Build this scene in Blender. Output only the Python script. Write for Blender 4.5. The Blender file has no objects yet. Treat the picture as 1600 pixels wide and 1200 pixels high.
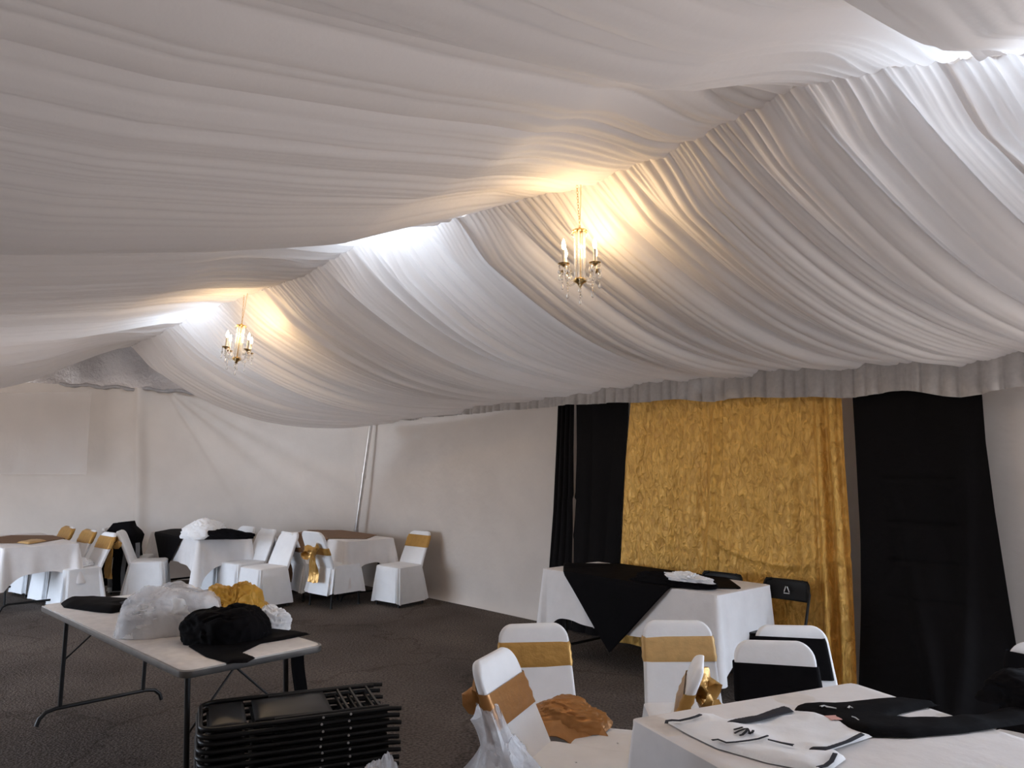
import bpy, bmesh, math, random
import numpy as np
from mathutils import Vector, Matrix, noise as mnoise

C = bpy.context.scene.collection
PI = math.pi
S2 = math.sqrt(2.0)

# ------------------------------------------------------------------ camera
F, PITCH, CAMZ = 1180.0, math.atan(122 / 1180.0), 1.70
cam_data = bpy.data.cameras.new('camera')
cam_data.sensor_width = 36.0
cam_data.lens = 36.0 * F / 1600.0
cam_data.clip_start = 0.05
cam = bpy.data.objects.new('camera', cam_data)
C.objects.link(cam)
cam.location = (0, 0, CAMZ)
cam.rotation_euler = (PI / 2 + PITCH, 0, 0)
bpy.context.scene.camera = cam

# ------------------------------------------------------------------ world, exposure
sc = bpy.context.scene
sc.view_settings.view_transform = 'Standard'
sc.view_settings.look = 'None'
sc.view_settings.gamma = 1.0
sc.view_settings.use_curve_mapping = False
sc.view_settings.exposure = 0.52
world = bpy.data.worlds.new('sky')
sc.world = world
world.use_nodes = True
wn = world.node_tree
wbg = wn.nodes['Background']
# pale sky above, sunlit pale ground outside the tent below the horizon
wtc = wn.nodes.new('ShaderNodeTexCoord')
wsep = wn.nodes.new('ShaderNodeSeparateXYZ')
wramp = wn.nodes.new('ShaderNodeValToRGB')
wmap = wn.nodes.new('ShaderNodeMapRange')
wmap.inputs['From Min'].default_value = -0.2
wmap.inputs['From Max'].default_value = 0.2
wn.links.new(wtc.outputs['Generated'], wsep.inputs[0])
wn.links.new(wsep.outputs['Z'], wmap.inputs['Value'])
wn.links.new(wmap.outputs['Result'], wramp.inputs['Fac'])
wramp.color_ramp.elements[0].position, wramp.color_ramp.elements[1].position = 0.46, 0.54
wramp.color_ramp.elements[0].color = (0.62, 0.58, 0.56, 1)
wramp.color_ramp.elements[1].color = (1.06, 1.24, 1.50, 1)
wn.links.new(wramp.outputs['Color'], wbg.inputs['Color'])
wbg.inputs['Strength'].default_value = 4.6


def area(name, loc, target, sx, sy, power, color):
    d = bpy.data.lights.new(name, 'AREA')
    d.shape = 'RECTANGLE'
    d.size, d.size_y, d.energy, d.color = sx, sy, power, color
    o = bpy.data.objects.new(name, d)
    C.objects.link(o)
    o.location = loc
    v = Vector(target) - Vector(loc)
    o.rotation_euler = v.to_track_quat('-Z', 'Y').to_euler()
    return o


def uv(u, v, z=0.0):
    """tent frame: u runs down the tent away from the camera (to the left), v across it to the right wall"""
    return Vector(((-u + v) / S2, (u + v) / S2, z))


# the tent's open bays (near right side, far left side): portals guide the sky's own light in
for nm, loc, tgt, sx, sy in (('right_opening_portal', uv(-1.3, 6.25, 1.25), uv(-1.3, 3, 1.25), 3.4, 2.5),
                             ('left_opening_portal', uv(9.4, -2.45, 1.2), uv(9.4, 3, 1.2), 4.4, 2.4)):
    p = area(nm, loc, tgt, sx, sy, 1.0, (1, 1, 1))
    p.data.cycles.is_portal = True

# lamps above the lining: daylight at the roof gaps, added fill over the left slope
GAPS = []


def lining_lamp(u, v, z, su, sv, power, color=(0.72, 0.87, 1.0)):
    o = area('lining_backlight', uv(u, v, z), uv(u, v, 0), sv, su, power, color)
    o.rotation_euler = (0, 0, math.atan2(1, 1))
    return o


# ------------------------------------------------------------------ projection helpers (photo frame 1600x1200)
CP, SP = math.cos(PITCH), math.sin(PITCH)


def ray(px, py):
    a, b = (px - 800) / F, (600 - py) / F
    return Vector((a, CP - SP * b, SP + CP * b))


def at_z(px, py, z):
    d = ray(px, py)
    t = (z - CAMZ) / d.z
    return Vector((0, 0, CAMZ)) + d * t


def at_v(px, py, v):
    d = ray(px, py)
    t = v * S2 / (d.x + d.y)
    return Vector((0, 0, CAMZ)) + d * t


def at_y(px, py, y):
    d = ray(px, py)
    return Vector((0, 0, CAMZ)) + d * (y / d.y)


def to_u(p):
    return (p.y - p.x) / S2


# ------------------------------------------------------------------ materials
def new_mat(name):
    m = bpy.data.materials.new(name)
    m.use_nodes = True
    nt = m.node_tree
    return m, nt, nt.nodes['Principled BSDF']


def add_bump(nt, bsdf, scale, strength, dist=0.02, detail=4.0, stretch=None, rough=0.55, coord='Object'):
    tc = nt.nodes.new('ShaderNodeTexCoord')
    nz = nt.nodes.new('ShaderNodeTexNoise')
    nz.inputs['Scale'].default_value = scale
    nz.inputs['Detail'].default_value = detail
    nz.inputs['Roughness'].default_value = rough
    src = tc.outputs[coord]
    if stretch:
        mp = nt.nodes.new('ShaderNodeMapping')
        mp.inputs['Scale'].default_value = stretch
        nt.links.new(src, mp.inputs['Vector'])
        src = mp.outputs['Vector']
    nt.links.new(src, nz.inputs['Vector'])
    b = nt.nodes.new('ShaderNodeBump')
    b.inputs['Strength'].default_value = strength
    b.inputs['Distance'].default_value = dist
    nt.links.new(nz.outputs['Fac'], b.inputs['Height'])
    if 'Normal' in bsdf.inputs:
        nt.links.new(b.outputs['Normal'], bsdf.inputs['Normal'])
    return nz, b


def vary(nt, sock, nz, c0, c1, lo=0.35, hi=0.65):
    r = nt.nodes.new('ShaderNodeValToRGB')
    r.color_ramp.elements[0].position, r.color_ramp.elements[1].position = lo, hi
    r.color_ramp.elements[0].color = (*c0, 1)
    r.color_ramp.elements[1].color = (*c1, 1)
    nt.links.new(nz.outputs['Fac'], r.inputs['Fac'])
    nt.links.new(r.outputs['Color'], sock)


def cloth_mat(name, col, rough=0.85, bump=40, strength=0.15, dist=0.006, stretch=None, spec=0.25, var=0.06, sheen=0.0, metallic=0.0, detail=4.0):
    m, nt, b = new_mat(name)
    b.inputs['Roughness'].default_value = rough
    b.inputs['Specular IOR Level'].default_value = spec
    b.inputs['Metallic'].default_value = metallic
    if sheen:
        b.inputs['Sheen Weight'].default_value = sheen
    nz, _ = add_bump(nt, b, bump, strength, dist, detail=detail, stretch=stretch)
    vary(nt, b.inputs['Base Color'], nz, tuple(c * (1 - var) for c in col), tuple(min(1, c * (1 + var)) for c in col))
    return m


def lining_mat(name, col, transl=0.35):
    m, nt, b = new_mat(name)
    out = nt.nodes['Material Output']
    nt.nodes.remove(b)
    d = nt.nodes.new('ShaderNodeBsdfDiffuse')
    t = nt.nodes.new('ShaderNodeBsdfTranslucent')
    g = nt.nodes.new('ShaderNodeBsdfGlossy')
    g.inputs['Roughness'].default_value = 0.5
    mx = nt.nodes.new('ShaderNodeMixShader')
    m2 = nt.nodes.new('ShaderNodeMixShader')
    mx.inputs[0].default_value = transl
    m2.inputs[0].default_value = 0.05
    for s in (d, t):
        s.inputs['Color'].default_value = (*col, 1)
    nz, bp = add_bump(nt, d, 9, 0.25, 0.012, detail=5, stretch=(1, 1, 1))
    nt.links.new(bp.outputs['Normal'], g.inputs['Normal'])
    nt.links.new(d.outputs[0], mx.inputs[1])
    nt.links.new(t.outputs[0], mx.inputs[2])
    nt.links.new(mx.outputs[0], m2.inputs[1])
    nt.links.new(g.outputs[0], m2.inputs[2])
    nt.links.new(m2.outputs[0], out.inputs['Surface'])
    return m


def plain(name, col, rough=0.5, metallic=0.0, spec=0.5, emis=None, estr=0.0):
    m, nt, b = new_mat(name)
    b.inputs['Roughness'].default_value = rough
    b.inputs['Metallic'].default_value = metallic
    b.inputs['Specular IOR Level'].default_value = spec
    nz = nt.nodes.new('ShaderNodeTexNoise')
    nz.inputs['Scale'].default_value = 18
    tc = nt.nodes.new('ShaderNodeTexCoord')
    nt.links.new(tc.outputs['Object'], nz.inputs['Vector'])
    vary(nt, b.inputs['Base Color'], nz, tuple(c * .93 for c in col), tuple(min(1, c * 1.05) for c in col))
    if emis:
        b.inputs['Emission Color'].default_value = (*emis, 1)
        b.inputs['Emission Strength'].default_value = estr
    return m


M = {}
M['lining'] = lining_mat('white_lining_fabric', (0.80, 0.755, 0.73), 0.30)
M['valance'] = cloth_mat('grey_valance_fabric', (0.50, 0.46, 0.43), bump=30)
M['pvc'] = cloth_mat('white_tent_canvas', (0.66, 0.595, 0.54), rough=0.6, bump=2.2, strength=0.35, dist=0.05, spec=0.35, var=0.03)
M['white'] = cloth_mat('white_polyester', (0.92, 0.93, 0.95), bump=9, strength=0.22, dist=0.012, var=0.02)
M['table_white'] = cloth_mat('white_table_linen', (0.86, 0.835, 0.83), bump=8, strength=0.28, dist=0.015, var=0.025)
M['black'] = cloth_mat('black_polyester', (0.0045, 0.004, 0.005), rough=0.8, bump=8, strength=0.35, dist=0.02, spec=0.08)
M['black_curtain'] = cloth_mat('black_curtain_fabric', (0.0055, 0.0045, 0.0048), rough=0.75, bump=5, strength=0.4, dist=0.03, spec=0.10)
M['gold'] = cloth_mat('gold_satin', (0.52, 0.29, 0.075), rough=0.33, bump=22, strength=0.4, dist=0.012, spec=0.6, metallic=0.45)
M['gold_light'] = cloth_mat('pale_gold_satin', (0.66, 0.42, 0.17), rough=0.42, bump=22, strength=0.35, dist=0.01, spec=0.5, metallic=0.3)
M['bronze'] = cloth_mat('bronze_satin', (0.42, 0.19, 0.055), rough=0.35, bump=16, strength=0.4, dist=0.012, spec=0.55, metallic=0.4)
M['mustard'] = cloth_mat('mustard_satin', (0.58, 0.31, 0.045), rough=0.45, bump=22, strength=0.4, dist=0.01, metallic=0.15)
M['brown'] = cloth_mat('brown_satin_overlay', (0.20, 0.105, 0.05), rough=0.6, bump=12, strength=0.3, dist=0.01, metallic=0.1)
M['metal_black'] = plain('black_powder_coat', (0.006, 0.006, 0.0065), rough=0.4, spec=0.3)
M['plastic_black'] = plain('black_plastic', (0.007, 0.007, 0.008), rough=0.42, spec=.3)
M['table_grey'] = plain('dark_grey_tube', (0.035, 0.034, 0.035), rough=0.4, metallic=0.4)
M['laminate'] = plain('white_table_laminate', (0.88, 0.83, 0.79), rough=0.3)
M['edge'] = plain('aluminium_edge', (0.35, 0.34, 0.33), rough=0.3, metallic=0.8)
M['steel'] = plain('galvanised_steel', (0.62, 0.60, 0.58), rough=0.32, metallic=0.85)
M['gold_metal'] = plain('gilt_metal', (0.75, 0.52, 0.22), rough=0.25, metallic=1.0)
M['candle'] = plain('ivory_candle_sleeve', (0.85, 0.80, 0.70), rough=0.5)
M['bulb'] = plain('lit_bulb', (1, 0.9, 0.7), emis=(1.0, 0.72, 0.38), estr=28.0)
M['navy'] = plain('navy_trim', (0.012, 0.013, 0.022), rough=0.8)
M['jersey'] = cloth_mat('white_jersey_knit', (0.95, 0.96, 0.98), bump=14, strength=0.35, dist=0.01, var=0.02)
M['mark'] = plain('white_print', (0.8, 0.8, 0.8), rough=0.6)
M['pink'] = plain('pink_tag', (0.75, 0.42, 0.38), rough=0.7)
M['grey_cloth'] = cloth_mat('grey_polyester', (0.20, 0.20, 0.21), bump=20)


def glass_mat(name):
    m, nt, b = new_mat(name)
    b.inputs['Base Color'].default_value = (1, 1, 0.99, 1)
    b.inputs['Roughness'].default_value = 0.03
    b.inputs['Transmission Weight'].default_value = 0.85
    b.inputs['IOR'].default_value = 1.5
    return m


def film_mat(name, col, clear, rough=0.16, stretch=None, bump=0.8, scale=14):
    """thin plastic film: lets the view through and shines on its creases"""
    m, nt, b = new_mat(name)
    out = nt.nodes['Material Output']
    b.inputs['Base Color'].default_value = (*col, 1)
    b.inputs['Roughness'].default_value = rough
    b.inputs['Specular IOR Level'].default_value = 0.8
    add_bump(nt, b, scale, bump, 0.03, detail=5, stretch=stretch)
    t = nt.nodes.new('ShaderNodeBsdfTransparent')
    mx = nt.nodes.new('ShaderNodeMixShader')
    mx.inputs[0].default_value = clear
    nt.links.new(b.outputs[0], mx.inputs[1])
    nt.links.new(t.outputs[0], mx.inputs[2])
    nt.links.new(mx.outputs[0], out.inputs['Surface'])
    return m


M['crystal'] = glass_mat('crystal_glass')
M['film'] = film_mat('clear_polythene', (0.92, 0.93, 0.97), 0.60, 0.10)
M['film_grey'] = film_mat('grey_gable_film', (0.34, 0.32, 0.32), 0.0, 0.3)
M['vinyl'] = film_mat('clear_vinyl', (0.66, 0.62, 0.60), 0.74, 0.07, (1, 1, .10), 1.0, 24)


def gold_curtain_mat():
    m, nt, b = new_mat('crushed_gold_satin')
    b.inputs['Roughness'].default_value = 0.42
    b.inputs['Metallic'].default_value = 0.25
    b.inputs['Specular IOR Level'].default_value = 0.5
    tc = nt.nodes.new('ShaderNodeTexCoord')
    mp = nt.nodes.new('ShaderNodeMapping')
    mp.inputs['Scale'].default_value = (1, 1, 0.55)
    nt.links.new(tc.outputs['Object'], mp.inputs['Vector'])
    n1 = nt.nodes.new('ShaderNodeTexNoise')
    n1.inputs['Scale'].default_value = 24
    n1.inputs['Detail'].default_value = 5
    n1.inputs['Distortion'].default_value = 0.8
    n2 = nt.nodes.new('ShaderNodeTexNoise')
    n2.inputs['Scale'].default_value = 4
    n2.inputs['Detail'].default_value = 3
    for n in (n1, n2):
        nt.links.new(mp.outputs['Vector'], n.inputs['Vector'])
    b1 = nt.nodes.new('ShaderNodeBump')
    b1.inputs['Strength'].default_value = 0.8
    b1.inputs['Distance'].default_value = 0.03
    b2 = nt.nodes.new('ShaderNodeBump')
    b2.inputs['Strength'].default_value = 0.5
    b2.inputs['Distance'].default_value = 0.09
    nt.links.new(n2.outputs['Fac'], b2.inputs['Height'])
    nt.links.new(n1.outputs['Fac'], b1.inputs['Height'])
    nt.links.new(b2.outputs['Normal'], b1.inputs['Normal'])
    nt.links.new(b1.outputs['Normal'], b.inputs['Normal'])
    vary(nt, b.inputs['Base Color'], n1, (0.54, 0.28, 0.052), (0.88, 0.52, 0.12), 0.3, 0.7)
    return m


M['gold_curtain'] = gold_curtain_mat()


def asphalt_mat():
    m, nt, b = new_mat('worn_asphalt')
    b.inputs['Roughness'].default_value = 0.9
    b.inputs['Specular IOR Level'].default_value = 0.2
    tc = nt.nodes.new('ShaderNodeTexCoord')
    big = nt.nodes.new('ShaderNodeTexNoise')
    big.inputs['Scale'].default_value = 0.9
    big.inputs['Detail'].default_value = 6
    fine = nt.nodes.new('ShaderNodeTexNoise')
    fine.inputs['Scale'].default_value = 55
    fine.inputs['Detail'].default_value = 3
    vor = nt.nodes.new('ShaderNodeTexVoronoi')
    vor.inputs['Scale'].default_value = 70
    for n in (big, fine, vor):
        nt.links.new(tc.outputs['Object'], n.inputs['Vector'])
    r1 = nt.nodes.new('ShaderNodeValToRGB')
    r1.color_ramp.elements[0].position, r1.color_ramp.elements[1].position = 0.3, 0.7
    r1.color_ramp.elements[0].color = (0.088, 0.070, 0.060, 1)
    r1.color_ramp.elements[1].color = (0.165, 0.134, 0.115, 1)
    r2 = nt.nodes.new('ShaderNodeValToRGB')
    r2.color_ramp.elements[0].position, r2.color_ramp.elements[1].position = 0.33, 0.62
    r2.color_ramp.elements[0].color = (0.45, 0.45, 0.45, 1)
    r2.color_ramp.elements[1].color = (1.15, 1.15, 1.15, 1)
    nt.links.new(big.outputs['Fac'], r1.inputs['Fac'])
    nt.links.new(fine.outputs['Fac'], r2.inputs['Fac'])
    mx = nt.nodes.new('ShaderNodeMix')
    mx.data_type = 'RGBA'
    mx.blend_type = 'MULTIPLY'
    mx.inputs[0].default_value = 1.0
    nt.links.new(r1.outputs['Color'], mx.inputs[6])
    nt.links.new(r2.outputs['Color'], mx.inputs[7])
    nt.links.new(mx.outputs[2], b.inputs['Base Color'])
    cr = nt.nodes.new('ShaderNodeTexVoronoi')
    cr.feature = 'DISTANCE_TO_EDGE'
    cr.inputs['Scale'].default_value = 0.42
    wob = nt.nodes.new('ShaderNodeTexNoise')
    wob.inputs['Scale'].default_value = 2.2
    wob.inputs['Detail'].default_value = 5
    nt.links.new(tc.outputs['Object'], wob.inputs['Vector'])
    vm = nt.nodes.new('ShaderNodeMixRGB')
    vm.blend_type = 'ADD'
    vm.inputs[0].default_value = 0.9
    nt.links.new(tc.outputs['Object'], vm.inputs[1])
    nt.links.new(wob.outputs['Color'], vm.inputs[2])
    nt.links.new(vm.outputs[0], cr.inputs['Vector'])
    rc = nt.nodes.new('ShaderNodeValToRGB')
    rc.color_ramp.elements[0].position, rc.color_ramp.elements[1].position = 0.002, 0.014
    rc.color_ramp.elements[0].color = (0.70, 0.68, 0.67, 1)
    rc.color_ramp.elements[1].color = (1, 1, 1, 1)
    nt.links.new(cr.outputs['Distance'], rc.inputs['Fac'])
    mc = nt.nodes.new('ShaderNodeMix')
    mc.data_type = 'RGBA'
    mc.blend_type = 'MULTIPLY'
    mc.inputs[0].default_value = 1.0
    nt.links.new(mx.outputs[2], mc.inputs[6])
    nt.links.new(rc.outputs['Color'], mc.inputs[7])
    nt.links.new(mc.outputs[2], b.inputs['Base Color'])
    bp = nt.nodes.new('ShaderNodeBump')
    bp.inputs['Strength'].default_value = 0.7
    bp.inputs['Distance'].default_value = 0.012
    nt.links.new(vor.outputs['Distance'], bp.inputs['Height'])
    nt.links.new(bp.outputs['Normal'], b.inputs['Normal'])
    return m


M['asphalt'] = asphalt_mat()


# ------------------------------------------------------------------ mesh helpers
class MB:
    """collects shapes into one mesh"""

    def __init__(self):
        self.v, self.f = [], []

    def add(self, verts, faces):
        n = len(self.v)
        self.v.extend([tuple(p) for p in verts])
        self.f.extend([tuple(i + n for i in q) for q in faces])

    def box(self, c, s, rot=None, bev=0.0):
        hx, hy, hz = s[0] / 2, s[1] / 2, s[2] / 2
        if bev <= 0:
            pts = [Vector((x * hx, y * hy, z * hz)) for z in (-1, 1) for x, y in ((-1, -1), (1, -1), (1, 1), (-1, 1))]
            fs = [(3, 2, 1, 0), (4, 5, 6, 7), (0, 1, 5, 4), (1, 2, 6, 5), (2, 3, 7, 6), (3, 0, 4, 7)]
        else:
            bm = bmesh.new()
            bmesh.ops.create_cube(bm, size=1.0)
            for v in bm.verts:
                v.co = Vector((v.co.x * s[0], v.co.y * s[1], v.co.z * s[2]))
            bmesh.ops.bevel(bm, geom=bm.edges[:], offset=bev, segments=2, profile=0.6, affect='EDGES')
            bm.verts.index_update()
            pts = [v.co.copy() for v in bm.verts]
            fs = [tuple(v.index for v in f.verts) for f in bm.faces]
            bm.free()
        if rot is not None:
            pts = [rot @ p for p in pts]
        self.add([p + Vector(c) for p in pts], fs)

    def tube(self, pts, r, n=8, caps=True):
        pts = [Vector(p) for p in pts]
        rs = r if isinstance(r, (list, tuple)) else [r] * len(pts)
        prev = None
        rings = []
        for i, p in enumerate(pts):
            d = (pts[min(i + 1, len(pts) - 1)] - pts[max(i - 1, 0)]).normalized()
            if prev is None:
                a = Vector((0, 0, 1)) if abs(d.z) < 0.9 else Vector((1, 0, 0))
                nx = d.cross(a).normalized()
            else:
                nx = (prev - d * prev.dot(d)).normalized()
            prev = nx
            ny = d.cross(nx)
            rings.append([p + nx * math.cos(2 * PI * k / n) * rs[i] + ny * math.sin(2 * PI * k / n) * rs[i] for k in range(n)])
        vs = [q for ring in rings for q in ring]
        fs = []
        for i in range(len(rings) - 1):
            for k in range(n):
                k2 = (k + 1) % n
                fs.append((i * n + k, i * n + k2, (i + 1) * n + k2, (i + 1) * n + k))
        if caps:
            fs.append(tuple(range(n - 1, -1, -1)))
            m = (len(rings) - 1) * n
            fs.append(tuple(m + k for k in range(n)))
        self.add(vs, fs)

    def lathe(self, prof, c=(0, 0, 0), n=14, rot=None):
        vs, fs = [], []
        for r, z in prof:
            for k in range(n):
                p = Vector((r * math.cos(2 * PI * k / n), r * math.sin(2 * PI * k / n), z))
                if rot is not None:
                    p = rot @ p
                vs.append(p + Vector(c))
        for i in range(len(prof) - 1):
            for k in range(n):
                k2 = (k + 1) % n
                fs.append((i * n + k, i * n + k2, (i + 1) * n + k2, (i + 1) * n + k))
        self.add(vs, fs)

    def grid(self, rows):
        """rows: list of equal-length lists of points"""
        m = len(rows[0])
        vs = [p for r in rows for p in r]
        fs = [(i * m + j, i * m + j + 1, (i + 1) * m + j + 1, (i + 1) * m + j)
              for i in range(len(rows) - 1) for j in range(m - 1)]
        self.add(vs, fs)

    def loops(self, rows, cap0=False, cap1=False):
        m = len(rows[0])
        vs = [p for r in rows for p in r]
        fs = [(i * m + j, i * m + (j + 1) % m, (i + 1) * m + (j + 1) % m, (i + 1) * m + j)
              for i in range(len(rows) - 1) for j in range(m)]
        if cap0:
            fs.append(tuple(range(m - 1, -1, -1)))
        if cap1:
            k = (len(rows) - 1) * m
            fs.append(tuple(k + j for j in range(m)))
        self.add(vs, fs)

    def build(self, name, mat, parent=None, smooth=True, thick=0.0):
        me = bpy.data.meshes.new(name)
        me.from_pydata([tuple(p) for p in self.v], [], self.f)
        me.update()
        if smooth:
            me.polygons.foreach_set('use_smooth', [True] * len(me.polygons))
            try:
                me.set_sharp_from_angle(angle=math.radians(50))
            except Exception:
                pass
        me.materials.append(mat)
        o = bpy.data.objects.new(name, me)
        C.objects.link(o)
        if parent is not None:
            o.parent = parent
        if thick:
            md = o.modifiers.new('thickness', 'SOLIDIFY')
            md.thickness = thick
            md.offset = 0.0
        return o


def np_grid_obj(name, P, mat, parent=None, thick=0.0, smooth=True):
    """P: array (nu, nv, 3)"""
    nu, nv, _ = P.shape
    me = bpy.data.meshes.new(name)
    idx = np.arange(nu * nv).reshape(nu, nv)
    q = np.stack([idx[:-1, :-1], idx[1:, :-1], idx[1:, 1:], idx[:-1, 1:]], -1).reshape(-1, 4)
    me.from_pydata(P.reshape(-1, 3).tolist(), [], q.tolist())
    me.update()
    if smooth:
        me.polygons.foreach_set('use_smooth', [True] * len(me.polygons))
    me.materials.append(mat)
    o = bpy.data.objects.new(name, me)
    C.objects.link(o)
    if parent is not None:
        o.parent = parent
    if thick:
        md = o.modifiers.new('thickness', 'SOLIDIFY')
        md.thickness = thick
        md.offset = 0.0
    return o


def tag(o, label=None, cat=None, group=None, kind=None):
    if label:
        o['label'] = label
    if cat:
        o['category'] = cat
    if group:
        o['group'] = group
    if kind:
        o['kind'] = kind
    return o


def empty(name, loc=(0, 0, 0), rz=0.0):
    o = bpy.data.objects.new(name, None)
    o.empty_display_size = 0.1
    C.objects.link(o)
    o.location = loc
    o.rotation_euler = (0, 0, rz)
    return o


def copy_tree(o, parent=None):
    c = o.copy()
    C.objects.link(c)
    c.parent = parent
    for ch in list(o.children):
        copy_tree(ch, c)
    return c


def smooth01(x):
    x = np.clip(x, 0, 1)
    return x * x * (3 - 2 * x)


def sines(seed, n, ks, kt, amp):
    """smooth random field of (s, t) as a sum of sine waves"""
    r = np.random.RandomState(seed)
    pars = [(r.uniform(.3, 1) * ks, r.uniform(-1, 1) * kt, r.uniform(0, 2 * PI), r.uniform(.4, 1)) for _ in range(n)]
    tot = math.sqrt(sum(p[3] ** 2 for p in pars) / 2) + 1e-9

    def f(s, t):
        out = 0
        for a, b, ph, w in pars:
            out = out + w * np.sin(a * s + b * t + ph)
        return amp * out / tot
    return f


def creases(seed, lo, hi, mean, jitter=0.75):
    r = np.random.RandomState(seed)
    xs = [lo]
    while xs[-1] < hi:
        xs.append(xs[-1] + mean * (1 - jitter + 2 * jitter * r.rand()))
    return np.array(xs)


def puff(q, cr, power=0.7):
    """billow between crease lines: 0 on a crease, about spacing/2 in the middle"""
    k = np.clip(np.searchsorted(cr, q, side='right') - 1, 0, len(cr) - 2)
    sp = cr[k + 1] - cr[k]
    f = np.clip((q - cr[k]) / sp, 0, 1)
    return np.power(np.clip(4 * f * (1 - f), 0, 1), power) * sp * 0.5


# ------------------------------------------------------------------ the setting
VR, VE, VW = 3.55, 5.93, 6.12         # ridge, right eave, right wall in the tent's cross direction
CORNER = Vector((-2.28, 11.02, 0))    # where the right wall meets the end wall
END_L = Vector((-9.2, 11.65, 0))

fl = MB()
n = 60
rows = [[uv(-3.1 + 17.2 * i / n, 7.2 - 9.7 * j / n, 0.0) for i in range(n + 1)] for j in range(n + 1)]
fl.grid(rows)
tag(fl.build('floor', M['asphalt']), kind='structure')


def wall_grid(name, a, b, zt_a, zt_b, amp_fn, nu=160, nz=60, flare=0.10):
    a, b = Vector(a), Vector(b)
    d = (b - a)
    nrm = Vector((-d.y, d.x, 0)).normalized()
    s = np.linspace(0, 1, nu)[:, None]
    t = np.linspace(0, 1, nz)[None, :]
    zt = zt_a + (zt_b - zt_a) * s
    z = t * zt
    off = amp_fn(s, t) + flare * np.exp(-z / 0.06)
    P = np.stack([a.x + d.x * s + nrm.x * off, a.y + d.y * s + nrm.y * off, z + 0 * s], -1)
    o = np_grid_obj(name, P, M['pvc'])
    return tag(o, kind='structure')


wr0, wr1 = uv(0.35, VW), CORNER + Vector((-.42, .42, 0))
w1 = sines(3, 6, 40, 3, 0.010)
w2 = sines(4, 5, 16, 6, 0.012)
wall_grid('wall_right', wr0, wr1, 2.62, 2.55,
          lambda s, t: w1(s, t) * (0.25 + 1.6 * smooth01((s - .82) / .1)) * (0.4 + t) + w2(s, t), flare=0.05)
wl = sines(14, 6, 14, 4, 0.03)
wall_grid('wall_left', uv(13.2, -2.36), uv(11.6, -2.36), 2.5, 2.5, lambda s, t: wl(s, t), nu=60, nz=20, flare=0.05)
wall_grid('wall_left', uv(7.3, -2.36), uv(-2.9, -2.36), 2.5, 2.5, lambda s, t: wl(s, t), nu=60, nz=20, flare=0.05)
wall_grid('wall_near', uv(-2.9, -2.36), uv(-2.9, 4.6), 3.4, 3.2, lambda s, t: wl(s, t), nu=40, nz=20, flare=0.05)
wall_grid('wall_corner', END_L, uv(13.2, -2.36), 3.0, 2.6, lambda s, t: wl(s, t), nu=40, nz=20, flare=0.05)
# the end wall: slack canvas with folds that fan out from under the ridge
e1 = sines(8, 6, 9, 4, 0.03)


def end_amp(s, t):
    # s=0 at the corner, apex of the fan near s=.43, t=1
    ax, az = 0.44, 1.0
    ang = np.arctan2((ax - s) * 2.6, (az - t) * 1.0 + 0.02)
    fan = 0.035 * np.exp(-((ang - 0.95) / 0.07) ** 2) + 0.03 * np.exp(-((ang - 1.12) / 0.05) ** 2) \
        + 0.03 * np.exp(-((ang - 0.62) / 0.05) ** 2)
    seam = 0.09 * np.exp(-((s - 0.475 - 0.01 * t) / 0.012) ** 2)
    return e1(s, t) + fan + seam


wall_grid('wall_end', CORNER + (CORNER - END_L) * .05, END_L + (END_L - CORNER) * .03, 2.60, 3.02, end_amp, nu=260, nz=80, flare=0.05)

# grey film that closes the gable above the end wall
s = np.linspace(0, 1, 90)[:, None]
t = np.linspace(0, 1, 24)[None, :]
g0, g1 = CORNER.lerp(END_L, -.06), CORNER.lerp(END_L, 1.04)
gn = sines(12, 8, 60, 9, 0.022)
off = gn(s, t)
apex = 1 - np.abs(s - 0.42) / 0.58
zb = 2.50 + 0.47 * s
gx_ = g0.x + (g1.x - g0.x) * s
gv_ = (gx_ + g0.y + (g1.y - g0.y) * s) / S2
roof_z = np.where(gv_ > VR, 3.98 - (gv_ - VR) / 2.95 * 1.34, 3.98 - (VR - gv_) / 5.95 * 1.48)
zz = zb + t * (roof_z - .03 - zb)
P = np.stack([g0.x + (g1.x - g0.x) * s + 0 * t, g0.y + (g1.y - g0.y) * s + 0.10 + off, zz], -1)
tag(np_grid_obj('wall_gable', P, M['film_grey']), kind='structure')
# gathered hem of the film lying along the top of the end wall
gh = MB()
pts = []
for i in range(60):
    f = 0.30 + 0.36 * i / 59
    p = CORNER.lerp(END_L, f)
    pts.append((p.x, p.y - 0.07 + 0.02 * math.sin(i * .9), 2.55 + .47 * f + 0.015 * math.sin(i * .55) + .015))
gh.tube(pts, [0.022 + 0.012 * math.sin(i * 0.8) ** 2 for i in range(60)], 7)
tag(gh.build('trim_1', M['film_grey']), kind='structure')

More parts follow.
